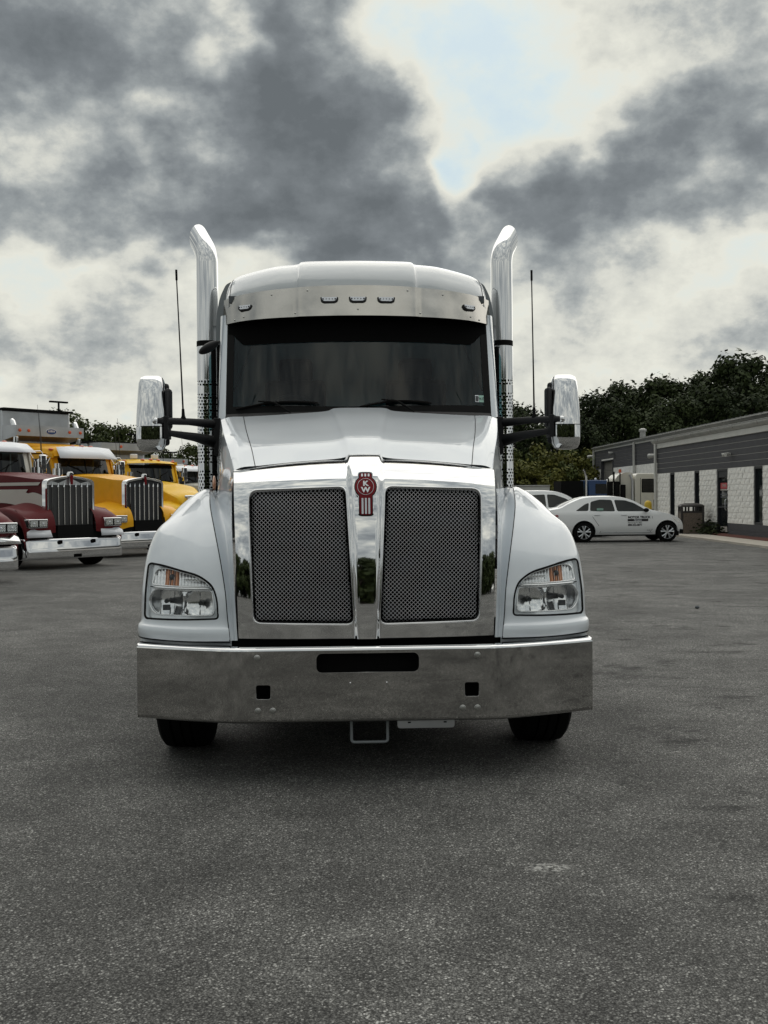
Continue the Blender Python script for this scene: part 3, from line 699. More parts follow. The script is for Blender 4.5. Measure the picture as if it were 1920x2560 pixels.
# --- windscreen and cab
def ws_(u, v):
    q = 2*u-1; x = q*(.93+.03*v); return Vector((x, 1.62+.50*v+.15*q*q+.04*q**4, 2.00+.86*v+.015*(1-q*q)*v))
wso = rpoly([(.0,.05),(1,.05),(1,1.0),(0,1.0)], [.03,.03,.07,.07], 6)
mb = MB(); mb.grid(ws_, 40, 16); mb.build('windscreen', 'glass', T, ang=None)
mb = MB()   # black ceramic border just outside the pane edge
for a, b in (((0, .028), (0, 1)), ((.972, 1), (0, 1))): mb.grid(lambda u, v, a=a, b=b: ws_(a[0]+(a[1]-a[0])*u, v)+Vector((0, -.003, 0)), 3, 12)
mb.grid(lambda u, v: ws_(.028+.944*u, .0+v*(.155+.01*cos(2*pi*u)))+Vector((0, -.003, 0)), 30, 2); mb.build('glass_border', 'soft', T, ang=None)
# black band laid over the top of the glass with rounded ends
def band(u, v):
    q = abs(2*u-1); lo = .70+.115*sm(.86, .99, q); return ws_(.005+.99*u, lo+(1.0-lo)*v)+Vector((0, -.0045, 0))
mb = MB(); mb.grid(band, 80, 4); mb.build('dark_band', 'void', T, ang=None)
for s in (1, -1):
    mb = MB(); mb.tube([ws_(.5+s*.405, .69)+Vector((0, .02, 0)), ws_(.5+s*.47, .30)+Vector((0, .02, 0))], .005, 6); mb.build('cab_grab_strap', 'soft', T)
# interior
mb = MB(); mb.b2((-.9, 1.95, 1.6), (.9, 2.35, 2.02)); mb.b2((-.95, 4.2, 1.4), (.95, 4.25, 3.2)); mb.b2((-.96, 1.8, 1.3), (.96, 4.2, 1.4)); mb.b2((-.95, 2.3, 2.95), (.95, 4.2, 3.0)); mb.build('cab_lining', 'gray', T)
for x in (-.5, .5):
    mb = MB(); mb.box((x, 2.95, 1.7), (.5, .55, .2)); mb.box((x, 3.2, 2.1), (.5, .16, .75), rx=R(-8)); mb.box((x, 3.27, 2.56), (.28, .1, .2)); mb.build('cab_seat', 'darkgray', T, bevel=.04)
mb = MB(); mb.tube([(.0-.5+.2*cos(2*pi*i/24), 2.45+.05*sin(2*pi*i/24), 2.08+.2*sin(2*pi*i/24)) for i in range(24)], .015, 6, closed=True); mb.build('steering_wheel', 'black', T)
# pillars, sides, sleeper
def pil(u, v):
    q = ws_(1, v); return (lambda t: Vector((q.x+.0+.062*sin(pi/2*t), q.y-.004+.10*(1-cos(pi/2*t)), q.z)))(u)
mb = MB(); mb.grid(pil, 8, 12)
mb.b2((.955, 1.86, 1.2), (.992, 3.38, 2.0)); mb.add([(.992,1.86,2.0),(.992,3.38,2.0),(.992,3.38,2.98),(.992,2.4,2.98),(.992,2.30,2.86)], [(0,1,2,3,4)]); mb.mirror(True)
mb.b2((-1.0, 3.38, .95), (1.0, 5.0, 3.2)); mb.build('cab_body', 'white', T, ang=50)
mb = MB(); mb.add([(.9935,2.15,2.08),(.9935,3.05,2.08),(.9935,3.05,2.72),(.9935,2.42,2.72)], [(0,1,2,3)]); mb.mirror(); mb.build('side_window', 'glass', T)
mb = MB(); mb.grid(lambda u, v: (lambda p: (p.x, p.y-.02+.03*v, p.z+(v-.5)*.03+.005))(ws_(u, .085)), 40, 2); mb.build('cowl_strip', 'black', T)
def wiper(pts):
    mb = MB(); mb.tube(pts, [.006]+[.008]*(len(pts)-2)+[.005], 8); mb.build('wiper', 'soft', T)
for (a, b, c) in ((-.86, -.28, -.55), (.0, .50, .30)):
    P = []
    for i in range(13):
        x = a+(b-a)*i/12; u = (x/.935+1)/2; v = .140+.030*sin(pi*i/12)+(.035*i/12); P.append(ws_(u, v)+Vector((0, -.015, 0)))
    wiper(P); u = (c/.935+1)/2; wiper([ws_(u+.04, .10)+Vector((0, -.03, 0)), ws_(u-.02, .185)+Vector((0, -.035, 0)), ws_(u-.08, .20)+Vector((0, -.03, 0))])
# registration sticker (lower right corner of the glass)
def sgrid(u0, u1, v0, v1, off=-.006): return MB().grid(lambda u, v: ws_(u0+(u1-u0)*u, v0+(v1-v0)*v)+Vector((0, off, 0)), 3, 2)
st = sgrid(.938, .952, .195, .255).build('inspection_sticker', 'led', T)
M['mint'] = mat('sticker_green', (.30, .50, .42), .5)
sgrid(.953, .972, .195, .255).build('sticker_panel', 'mint', st)
sgrid(.940, .950, .202, .248, -.008).build('sticker_panel', 'darkgray', st)
text('PA 25', .030, 'darkgray', st, ws_(.9625, .225)+Vector((0, -.0095, 0)), (R(60), 0, R(17)), sx=.6, ext=.0006)
# --- visor and roof
def vis(u, v):
    q = 2*u-1; a = abs(q); x = q*(.985+.012*v); step = 1-sm(.41, .47, a)
    y = 1.985+.115*v+.14*q*q+.16*a**7-.012*step; z = 2.782+.018*(1-q*q)+v*(.238-.035*q*q)
    return Vector((x, y, z))
mb = MB(); mb.grid(vis, 110, 12); VIS = mb.build('sun_visor', 'visor', T, ang=60)
mb = MB(); mb.grid(lambda u, v: vis(u, 0)+Vector((0, .10*v, -.003*sin(pi*v)+.03*v)), 60, 2); mb.build('visor_return', 'visor', VIS)
mb = MB(); mb.grid(lambda u, v: vis(u, 0)+Vector((0, .03+.25*v, .012+.05*v)), 30, 2); mb.build('visor_underside', 'soft', VIS)
mb = MB(); mb.add([vis(1, 0), vis(1, 1), vis(1, 1)+Vector((.005, .35, 0)), vis(1, 0)+Vector((.005, .35, .02))], [(0, 1, 2, 3)]).mirror(); mb.build('visor_end', 'visor', VIS)
lamp = [(-.066,.022),(.066,.022),(.060,-.008),(.040,-.022),(-.040,-.022),(-.060,-.008)]
for k, (x, z) in enumerate(((-.82,2.905),(-.204,2.915),(0,2.915),(.204,2.915),(.82,2.905))):
    u = (x/.99+1)/2; v = (z-2.797)/.235; p = vis(u, v); p2 = vis(u+.03, v); yaw = atan2(p2.y-p.y, p2.x-p.x)
    LT = bpy.data.objects.new('marker_light', None); COL.objects.link(LT); LT.parent = T; LT.location = p; LT.rotation_euler = (R(-22), 0, yaw)
    sh = [(a*(.9 if k in (0, 4) else 1), b) for a, b in lamp]
    MB().prism(rpoly(sh, .008, 3), 'XZ', -.010, .012).build('lamp_housing', 'black', LT, bevel=.002)
    MB().prism(rpoly([(a*.84, b*.72+.003) for a, b in sh], .006, 3), 'XZ', -.014, -.008).build('lamp_lens', 'led', LT)
    m2 = MB()
    for j in range(5): m2.cyl(((j-2)*.022*(.9 if k in (0, 4) else 1), -.0155, .003), ((j-2)*.022*(.9 if k in (0, 4) else 1), -.012, .003), .0062 if j in (0, 4) else .0038, n=10)
    m2.build('lamp_diodes', 'darkgray', LT)
for x, v in ((-.62,.82),(-.45,.12),(0,.20),(.45,.12),(.62,.82),(-.36,.86),(.36,.86),(-.9,.08),(.9,.08),(-.83,.14),(.83,.14)):
    MB().sphere(vis((x/.99+1)/2, v), .0075, 10, 6).build('visor_rivet', 'bolt', VIS)
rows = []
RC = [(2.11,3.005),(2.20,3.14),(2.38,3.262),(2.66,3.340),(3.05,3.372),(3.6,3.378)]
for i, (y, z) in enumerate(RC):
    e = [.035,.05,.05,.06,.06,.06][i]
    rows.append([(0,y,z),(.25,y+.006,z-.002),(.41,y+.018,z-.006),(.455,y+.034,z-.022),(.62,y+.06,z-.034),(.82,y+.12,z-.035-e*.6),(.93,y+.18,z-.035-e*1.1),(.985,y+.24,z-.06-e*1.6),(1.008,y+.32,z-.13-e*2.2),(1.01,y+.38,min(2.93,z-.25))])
roof = net(rows); mb = MB(); mb.grid(roof, 80, 40).mirror(True); mb.build('roof_fairing', 'roof_grey', T, ang=70, weld=True)
mb = MB(); mb.tube([roof(.695, v)+Vector((0, -.001, .001)) for v in [i/20 for i in range(21)]], .0025, 5).mirror(); mb.build('roof_seam', 'seam', T)
mb = MB(); mb.tube([Vector((1.0085, 2.32, 2.80)), Vector((1.013, 2.3, 2.86))], .001, 5)
# --- mirrors
def mirror_unit(s):
    MT = bpy.data.objects.new('wing_mirror', None); COL.objects.link(MT); MT.parent = T
    def sec(z, w0, w1, d, yc=1.56):
        pts = []; yc = yc+max(0, z-1.99)*.26-.03
        for i in range(24):
            a = 2*pi*i/24; c, sn = cos(a), sin(a); k = 2/2.9
            x = (abs(c)**k)*(1 if c > 0 else -1); y = (abs(sn)**k)*(1 if sn > 0 else -1)
            pts.append(((w0+w1)/2+x*(w1-w0)/2, yc+y*d/2, z))
        return pts
    def shell(zs, name):
        mb = MB(); vs = []
        for z, w0, w1, d in zs: vs += sec(z, w0, w1, d)
        n = len(zs); mb.add(vs, [(j*24+i, j*24+(i+1) % 24, (j+1)*24+(i+1) % 24, (j+1)*24+i) for j in range(n-1) for i in range(24)]+[tuple(range(24))[::-1], tuple((n-1)*24+i for i in range(24))])
        if s < 0: mb.flipx()
        mb.build(name, 'chrome', MT, ang=50)
    shell([(1.985,1.292,1.488,.13),(2.05,1.293,1.489,.145),(2.20,1.302,1.486,.15),(2.28,1.31,1.482,.145),(2.315,1.322,1.472,.12),(2.328,1.345,1.45,.07),(2.331,1.37,1.42,.02)], 'mirror_shell')
    shell([(1.815,1.36,1.42,.02),(1.818,1.33,1.45,.07),(1.828,1.312,1.470,.11),(1.855,1.298,1.482,.13),(1.90,1.293,1.487,.135),(1.980,1.292,1.488,.132)], 'mirror_lower_shell')
    mb = MB(); mb.b2((1.285, 1.60, 1.86), (1.480, 1.645, 2.28)); mb.b2((1.262, 1.52, 1.97), (1.30, 1.63, 2.24))
    if s < 0: mb.flipx()
    mb.build('mirror_back', 'black', MT, bevel=.02)
    mb = MB(); mb.b2((1.30, 1.646, 1.88), (1.47, 1.648, 2.27)); 
    if s < 0: mb.flipx()
    mb.build('mirror_glass', 'reflector', MT)
    mb = MB(); mb.tube([(1.345,1.47,2.018),(1.30,1.49,2.018),(1.15,1.60,2.02),(.99,1.86,2.02)], [.017,.022,.022,.030], 10, flat=(1, 1.1))
    mb.tube([(1.33,1.50,1.943),(1.27,1.53,1.940),(1.12,1.66,1.92),(.985,1.90,1.89)], [.016,.020,.030,.048], 10); mb.b2((1.27, 1.47, 1.90), (1.30, 1.60, 2.05)); mb.b2((.965, 1.80, 1.80), (1.01, 2.0, 2.06))
    if s < 0: mb.flipx()
    mb.build('mirror_arm', 'black', MT, bevel=.004, ang=50)
    mb = MB(); mb.sphere((1.352, 1.475, 2.018), .024, 12, 8); mb.sphere((1.342, 1.495, 1.943), .022, 12, 8)
    if s < 0: mb.flipx()
    mb.build('mirror_joint', 'chrome', MT)
mirror_unit(1); mirror_unit(-1)
for s, dx in ((-1, -.035), (1, -.012)):
    mb = MB(); b = Vector((s*1.185, 1.575, 2.035)); mb.cyl(b, b+Vector((0, 0, .02)), .020, .014); mb.cyl(b+Vector((0, 0, .02)), b+Vector((dx*.04, 0, .07)), .012, .009, 12); mb.tube([b+Vector((dx*.05, 0, .07)), b+Vector((dx*.5, 0, .5)), b+Vector((dx, 0, .93))], [.006, .0045, .004], 8); mb.tube([b+Vector((dx, 0, .93)), b+Vector((dx*1.05, 0, 1.0))], .0075, 8)
    mb.build('aerial', 'soft', T)
# small look-down mirror
mb = MB().sphere((0, 0, 0), 1, 20, 10, (.085, .05, .034)); mb.move(Matrix.Translation((-1.10, 2.30, 2.62)) @ Matrix.Rotation(R(-30), 4, 'Y')); mb.tube([(-1.04, 2.32, 2.66), (-.985, 2.4, 2.68)], .012, 8); mb.build('look_down_mirror', 'black', T)
# --- exhaust stacks
SX, SY, SR_ = 1.214, 3.15, .092
def stack(s):
    ST = bpy.data.objects.new('exhaust_stack', None); COL.objects.link(ST); ST.parent = T
    hx, hy, bb = .62, .785, R(42)
    path = [(0,0,2.78),(0,0,3.10),(0,0,3.43)]+[(hx*.22*(1-cos(R(a))), hy*.22*(1-cos(R(a))), 3.43+.22*sin(R(a))) for a in (6,12,18,24,30,36,42)]
    e = Vector(path[-1]); d = Vector((hx*sin(bb), hy*sin(bb), cos(bb))); path += [tuple(e+d*.05), tuple(e+d*.10)]
    up_ = Vector((hx*cos(bb), hy*cos(bb), -sin(bb))); cpt = e+d*.10+Vector((SX, SY, 0))
    def cut(mb, n, back=0):
        for i in range(len(mb.v)-n, len(mb.v)):
            v = Vector(mb.v[i]); k = (v-cpt).dot(up_); mb.v[i] = tuple(v-d*(k*.95+back))
    mb = MB(); mb.tube([(SX+p[0], SY+p[1], p[2]) for p in path], SR_*.96, 40, cap=False); cut(mb, 40)
    if s < 0: mb.flipx()
    mb.build('stack_pipe', 'chrome', ST, ang=None, fixn=True)
    mb = MB(); mb.tube([(SX+p[0], SY+p[1], p[2]) for p in path], SR_*.90, 24, cap=True); cut(mb, 24, .05)
    if s < 0: mb.flipx()
    mb.build('stack_bore', 'void', ST, ang=None)
    mb = MB(); mb.cyl((s*SX, SY, 2.745), (s*SX, SY, 2.79), SR_*.99, n=32); mb.build('clamp_band', 'soft', ST)
    mb = MB(); mb.cyl((s*SX, SY, .9), (s*SX, SY, 2.75), SR_*.80, n=24); mb.build('muffler', 'soft', ST)
    # perforated heat shield: solid bands and rows of real holes
    mb = MB(); nc = 20; rr = SR_*.985; dz = .0262
    def P(a, z): return (s*SX+rr*cos(a), SY+rr*sin(a), z)
    def solid(z0, z1):
        mb.grid(lambda u, v: P(2*pi*u, z0+(z1-z0)*v), 40, 1)
    def holes(z0, n):
        for j in range(n):
            for i in range(nc):
                a0 = 2*pi*(i+.5*(j % 2))/nc; w = 2*pi/nc; zc = z0+(j+.5)*dz; hr = .0088; K = 8
                sq = []; ho = []
                for k in range(K):
                    t = 2*pi*k/K+pi/8; c, sn = cos(t), sin(t); m = max(abs(c), abs(sn)); sq.append(P(a0+c/m*w/2, zc+sn/m*dz/2)); ho.append(P(a0+c*hr/rr, zc+sn*hr))
                # square corners
                mb.add(sq+ho, [(k, (k+1) % K, K+(k+1) % K, K+k) for k in range(K)])
                cs = [P(a0+w/2*q[0], zc+dz/2*q[1]) for q in ((1,1),(-1,1),(-1,-1),(1,-1))]
                mb.add([sq[0], cs[0], sq[1], sq[2], cs[1], sq[3], sq[4], cs[2], sq[5], sq[6], cs[3], sq[7]], [(0,1,2),(3,4,5),(6,7,8),(9,10,11)])
    z = 2.745; solid(2.47, z); holes(2.47-2*dz, 2); solid(2.47-2*dz-.055, 2.47-2*dz); zt = 2.47-2*dz-.055; holes(zt-22*dz, 22); solid(zt-22*dz-.05, zt-22*dz); z2 = zt-22*dz-.05; holes(z2-18*dz, 18); solid(1.0, z2-18*dz)
    mb.build('heat_shield', 'chrome', ST, ang=50, fixn=False, kind='stuff')
    mb = MB(); mb.b2((s*1.0, 3.0, 1.4), (s*1.125, 3.1, 2.74)); mb.build('stack_bracket', 'soft', ST)
    mb = MB(); mb.prism(rpoly([(1.0,2.74),(1.125,2.74),(1.123,2.95),(1.09,3.12),(1.04,3.22),(1.0,3.24)], [.001,.001,.1,.1,.03,.001], 4), 'XZ', 2.96, 3.02)
    if s < 0: mb.flipx()
    mb.build('cab_extender', 'grayplastic', T, ang=40)
stack(1); stack(-1)
# --- wheels
def tyre(T_, x, y, w=.30, r=.515, name='tyre', hub=True, m='rubber'):
    h = w/2; mb = MB(); mb.revolve([(-h*.8,r*.58),(-h*.98,r*.66),(-h,r*.80),(-h*.93,r*.94),(-h*.80,r*.985),(-h*.5,r),(-h*.42,r),(-h*.40,r*.975),(-h*.34,r*.975),(-h*.32,r),(-h*.05,r),(-h*.03,r*.975),(h*.03,r*.975),(h*.05,r),(h*.32,r),(h*.34,r*.975),(h*.40,r*.975),(h*.42,r),(h*.5,r),(h*.80,r*.985),(h*.93,r*.94),(h,r*.80),(h*.98,r*.66),(h*.8,r*.58)], (x, y, r-.006), 'X', 48)
    W_ = mb.build(name, m, T_, ang=30)
    if hub: 
        mb = MB(); mb.revolve([(-h*.75,r*.58),(-h*.6,r*.5),(-h*.3,r*.42),(-h*.3,.1),(-h*.8,.09),(-h*.8,0)], (x, y, r-.006), 'X', 24); mb.revolve([(h*.75,r*.58),(h*.6,r*.5),(h*.3,r*.42),(h*.3,.1),(h*.8,.09),(h*.8,0)], (x, y, r-.006), 'X', 24); mb.build('wheel_rim', 'silver', W_)
    return W_
for s in (1, -1):
    tyre(T, s*1.065, .95); 
    for y in (5.4, 6.7): tyre(T, s*.92, y, .56)
mb = MB(); mb.b2((-.42, 2.2, .62), (-.32, 7.4, .9)); mb.b2((.32, 2.2, .62), (.42, 7.4, .9)); mb.b2((-.9, .88, .40), (.9, 1.02, .52)); mb.b2((-.55, 2, .5), (.55, 3.2, 1.3)); mb.b2((-.9, 5.33, .45), (.9, 5.47, .6)); mb.b2((-.9, 6.63, .45), (.9, 6.77, .6)); mb.build('frame_rail', 'soft', T)
# ------------------------------------------------------------------ trees
def leaf_mat(name, a, b):
    m = bpy.data.materials.new(name); m.use_nodes = True; t = m.node_tree; p = t.nodes['Principled BSDF']; l = t.links
    g = t.nodes.new('ShaderNodeNewGeometry'); oi = t.nodes.new('ShaderNodeObjectInfo'); n = t.nodes.new('ShaderNodeTexNoise'); n.inputs['Scale'].default_value = .55; n.inputs['Detail'].default_value = 3
    l.new(g.outputs['Position'], n.inputs['Vector'])
    a1 = t.nodes.new('ShaderNodeMath'); a1.operation = 'MULTIPLY_ADD'; l.new(g.outputs['Random Per Island'], a1.inputs[0]); a1.inputs[1].default_value = .55; l.new(n.outputs[0], a1.inputs[2])
    a2 = t.nodes.new('ShaderNodeMath'); a2.operation = 'MULTIPLY_ADD'; l.new(oi.outputs['Random'], a2.inputs[0]); a2.inputs[1].default_value = .35; l.new(a1.outputs[0], a2.inputs[2])
    r = t.nodes.new('ShaderNodeMapRange'); l.new(a2.outputs[0], r.inputs[0]); r.inputs[1].default_value = .45; r.inputs[2].default_value = 1.25
    x = t.nodes.new('ShaderNodeMix'); x.data_type = 'RGBA'; l.new(r.outputs[0], x.inputs['Factor']); x.inputs['A'].default_value = (*a, 1); x.inputs['B'].default_value = (*b, 1)
    l.new(x.outputs['Result'], p.inputs['Base Color']); p.inputs['Roughness'].default_value = .7; p.inputs['Specular IOR Level'].default_value = .2
    return m
M['leaf_dark'] = leaf_mat('dark_leaves', (.009, .016, .006), (.042, .058, .018))
M['leaf_mid'] = leaf_mat('green_leaves', (.022, .036, .010), (.068, .085, .020))
M['leaf_pale'] = leaf_mat('yellow_green_leaves', (.040, .055, .012), (.135, .130, .026))
M['bark'] = mat('bark', (.035, .028, .022), .95, noise_amt=.4, noise_scale=6, bump=.02, bump_scale=10)
def tree_proto(seed, leaf, h, rx, n_cl, per, ls, low=.25, shrub=False, name='deciduous_tree'):
    rng = random.Random(seed); root = thing(name, 'x', 'tree')
    mb = MB(); th = h*(.55 if not shrub else .4)
    bend = [(rng.uniform(-.2, .2)*i, rng.uniform(-.2, .2)*i) for i in range(4)]
    pts = [(bend[i][0], bend[i][1], th*i/3) for i in range(4)]; r0 = .022*h+.06
    if not shrub: mb.tube(pts, [r0, r0*.8, r0*.6, r0*.4], 8)
    cl = []
    for i in range(n_cl):
        t = i/n_cl; a = rng.uniform(0, 2*pi); zz = low+(1-low)*rng.random()**.8; prof = sin(pi*min(1, max(.08, (zz-low*.7)/(1.04-low*.7)))**.75)**.7
        rr = rx*prof*sqrt(rng.uniform(.15, 1)); cl.append(Vector((rr*cos(a), rr*sin(a), zz*h*.97)))
    for c in cl[:(10 if not shrub else 5)]:
        b = Vector(pts[2 if c.z > th*.7 else 1]); mid = b.lerp(c, .5)+Vector((0, 0, -.08*h*0)); mb.tube([b, mid+Vector((rng.uniform(-.3, .3), rng.uniform(-.3, .3), .2)), c], [r0*.4, r0*.22, r0*.08], 6)
    mb.build('trunk', 'bark', root)
    vs = []; fs = []
    for c in cl:
        R_ = rng.uniform(.10, .19)*rx*1.6 if not shrub else rng.uniform(.22, .4)*rx
        for k in range(per):
            d = Vector((rng.gauss(0, 1), rng.gauss(0, 1), rng.gauss(0, .75)))
            d = d/max(d.length, .01)*R_*rng.random()**.45; p = c+d
            n = (d.normalized()+Vector((rng.uniform(-1, 1), rng.uniform(-1, 1), rng.uniform(-.3, 1.2)))).normalized()
            u = n.cross(Vector((rng.uniform(-1, 1), rng.uniform(-1, 1), rng.uniform(-1, 1)))).normalized(); w = n.cross(u); s = ls*rng.uniform(.4, 1.3)
            b = len(vs); vs += [p-u*s*.5, p+w*s*.32, p+u*s*.5, p-w*s*.32]; fs.append((b, b+1, b+2, b+3))
    me = MB().add(vs, fs); me.build('crown', leaf, root, ang=None, fixn=False)
    return root
def scatter(protos, spots, labels, cat_, group):
    for i, (x, y, sc, k) in enumerate(spots):
        p = protos[k]
        o = p if not p.get('used') else copy_tree(p)
        p['used'] = 1
        o.location = (x, y, max(0, (y-62)*.012) if y > 62 else 0); s_ = sc*random.uniform(.96, 1.04); o.scale = (s_*random.uniform(.9, 1.1), s_, s_); o.rotation_euler = (0, 0, random.uniform(0, 6.28)); o['label'] = labels(i, x, y, sc, k); o['category'] = cat_; o['group'] = group
PX = lambda px, d: (px-960)*d/2600
td = [tree_proto(11+i, 'leaf_dark', 10, 4.0, 48, 170, .33) for i in range(3)]
tl = [tree_proto(31+i, 'leaf_mid', 7, 2.8, 38, 120, .25) for i in range(3)]
ts = [tree_proto(51+i, 'leaf_pale' if i != 1 else 'leaf_mid', 4.6, 2.2, 24, 110, .30, low=.12, shrub=True, name='shrub') for i in range(3)]
sp = []
for i, (px, ty, d) in enumerate([(1255,1010,92),(1320,1012,84),(1395,1040,88),(1440,990,90),(1500,985,84),(1560,955,88),(1612,985,92),(1660,940,84),(1730,925,86),(1790,935,90),(1850,905,84),(1905,915,86),(1965,925,90),(2050,920,86),(2160,930,86),(2280,930,86),
   (1290,1040,80),(1370,1050,78),(1450,1035,78),(1535,1015,80),(1610,1030,79),(1690,1000,78),(1770,985,80),(1845,975,78),(1925,970,80),(1230,1030,96),(1180,1040,92)]):
    z = 1.5+(1240-ty)*d/2600-.3; sp.append((PX(px, d), d, z/10.0, i % 3))
ORD = 'first second third fourth fifth sixth seventh eighth ninth tenth eleventh twelfth thirteenth fourteenth fifteenth sixteenth'.split()
def lab_r(i, x, y, sc, k):
    row = 'back' if y > 82 else 'front'; xs__ = sorted(q[0]/q[1] for q in sp if (q[1] > 82) == (y > 82)); n = xs__.index(x/y)
    return '%s tree from the %s in the %s row of the dark wood' % ((ORD[n], 'left', row) if n < 8 else (ORD[min(15, len(xs__)-1-n)], 'right', row))
def lab_old(i, x, y, sc, k):
    px = 960+x*2600/y
    pos = 'right of the parked car' if px > 1720 else ('above the far end of the workshop roof' if px > 1480 else ('behind the chrome mirror on the right' if px > 1350 else 'beyond the right exhaust stack'))
    return ('tall dark tree in the back row of the wood ' if y > 82 else 'dark bushy tree in the front row of the wood ')+pos
scatter(td, sp, lab_r, 'tree', 'dark trees of the wood on the right')
sp = []
for i, (px, ty, d) in enumerate([(95,1040,56),(150,1018,60),(205,1050,58),(258,1062,61),(310,1072,57),(352,1085,60),(40,1060,62),(478,1110,60),(515,1105,58),(430,1140,62),(560,1120,60),(620,1115,64),(-40,1050,60),(-120,1040,60),(390,1120,66)]):
    z = 1.5+(1245-ty)*d/2600; sp.append((PX(px, d), d, z/7.0, i % 3))
scatter(tl, sp, lambda i, x, y, sc, k: '%s green tree from the left behind the row of parked trucks' % ORD[min(15, sorted(q[0]/q[1] for q in sp).index(x/y))] if 1 else ['ragged green tree standing behind the silver dump body','leafy green tree behind the chrome mirror on the left','loose green tree seen through the left stack'][0 if x*2600/y+960 < 260 else (1 if x*2600/y+960 < 420 else 2)], 'tree', 'green trees behind the parked trucks')
sp = []
for i, (px, ty, d) in enumerate([(1250,1130,72),(1300,1125,73),(1345,1115,71),(1395,1140,70),(1440,1120,73),(1475,1130,74),(1270,1160,69),(1335,1160,68),(1400,1165,69),(1455,1160,70),(1500,1105,80),(1525,1100,82),(1215,1140,72)]):
    z = 1.5+(1240-ty)*d/2600; sp.append((PX(px, d), d, z/4.6, (0, 1, 2, 0, 1, 2, 0)[i % 7]))
scatter(ts, sp, lambda i, x, y, sc, k: '%s %s shrub from the left along the edge of the wood' % (ORD[min(15, sorted(q[0]/q[1] for q in sp).index(x/y))], 'mid green' if k == 1 else 'yellow green') if 1 else 'yellow green shrub growing in front of the dark wood behind the white cars' if k != 1 else 'mid green shrub growing in front of the dark wood behind the white cars', 'shrub', 'shrubs along the edge of the wood')
sp = [(PX(px, d), d, s_, i % 3) for i, (px, d, s_) in enumerate([(690,84,.85),(770,80,.8),(840,86,.9),(910,82,.85),(985,88,.95),(1050,83,.9),(1115,87,.9),(730,74,.7),(880,73,.65),(1020,74,.7)])]
scatter(td, sp, lambda i, x, y, sc, k: '%s tree from the left of those hidden behind the white truck' % ORD[sorted(q[0]/q[1] for q in sp).index(x/y)], 'tree', 'trees hidden behind the white truck')
tb = [tree_proto(71+i, 'leaf_dark', 10, 4.6, 60, 130, 1.0, low=.08) for i in range(2)]
sp = [(-46+(i % 16)*6+random.uniform(-1.5, 1.5), -46-(i//16)*7+random.uniform(-2, 2), random.uniform(.8, 1.15), i % 2) for i in range(32)]
scatter(tb, sp, lambda i, x, y, sc, k: '%s dark tree from the left of the %s row across the yard behind the camera' % (ORD[i % 16], 'near' if i < 16 else 'far'), 'tree', 'trees across the yard behind the camera')
# ------------------------------------------------------------------ parked trucks on the left
M['maroon'] = mat('maroon_paint', (.11, .007, .009), .5, coat=.12, spec=.15)
M['yellow'] = mat('yellow_paint', (.82, .40, .008), .45, coat=.15, spec=.2, noise_amt=.05)
M['yellow2'] = mat('lemon_yellow_paint', (.84, .50, .014), .45, coat=.15, spec=.2, noise_amt=.05)
M['cream_paint'] = mat('cream_white_paint', (.66, .64, .56), .4, coat=.4)
M['stripe'] = mat('beige_grey_stripe', (.62, .60, .54), .4)
M['radiator'] = mat('radiator_core', (.025, .027, .03), .6)
M['glass_dark'] = glass_mat('far_cab_glass', (.10, .14, .15), 1.6)
M['blue'] = mat('blue_paint', (.012, .055, .17), .3, coat=.6)
M['badge_blue'] = mat('badge_blue', (.02, .06, .22), .35)
def louvre():
    m = mat('radiator_louvres', (.05, .053, .058), .5, .4); t = m.node_tree; p = t.nodes['Principled BSDF']; c = [n for n in t.nodes if n.type == 'TEX_COORD'][0]
    w = t.nodes.new('ShaderNodeTexWave'); w.bands_direction = 'Z'; w.inputs['Scale'].default_value = 14; t.links.new(c.outputs['Object'], w.inputs[0])
    r = t.nodes.new('ShaderNodeMapRange'); r.inputs[3].default_value = .03; r.inputs[4].default_value = .10; t.links.new(w.outputs[1], r.inputs[0]); t.links.new(r.outputs[0], p.inputs['Base Color']); return m
M['louvre'] = louvre()
def lamp_box(root, x, y, z, w=.46, h=.19, base='chrome'):
    H = bpy.data.objects.new('headlight', None); COL.objects.link(H); H.parent = root; H.location = (x, y, z)
    MB().b2((-w/2, -.02, -h/2), (w/2, .25, h/2)).build('lamp_housing', base, H, bevel=.015)
    MB().b2((-w/2+.02, -.026, -h/2+.02), (w/2-.02, -.02, h/2-.02)).build('lamp_surround', 'soft', H)
    for s in (-1, 1):
        m = MB(); m.grid(lambda u, v: (s*w*.235+(u-.5)*w*.39, -.030-.0*u+.035*(1-min(1, 4*((u-.5)**2+(v-.5)**2)))*0+.004*cos(u*25)*cos(v*18), (v-.5)*h*.66), 12, 8); m.build('lamp_reflector', 'reflector', H, ang=20)
        m = MB().sphere((s*w*.235, -.034, 0), .022, 8, 6); m.build('lamp_bulb', 'led', H)
        MB().b2((s*w*.235-w*.2, -.044, -h*.34), (s*w*.235+w*.2, -.040, h*.34)).build('lamp_lens', 'clear', H)
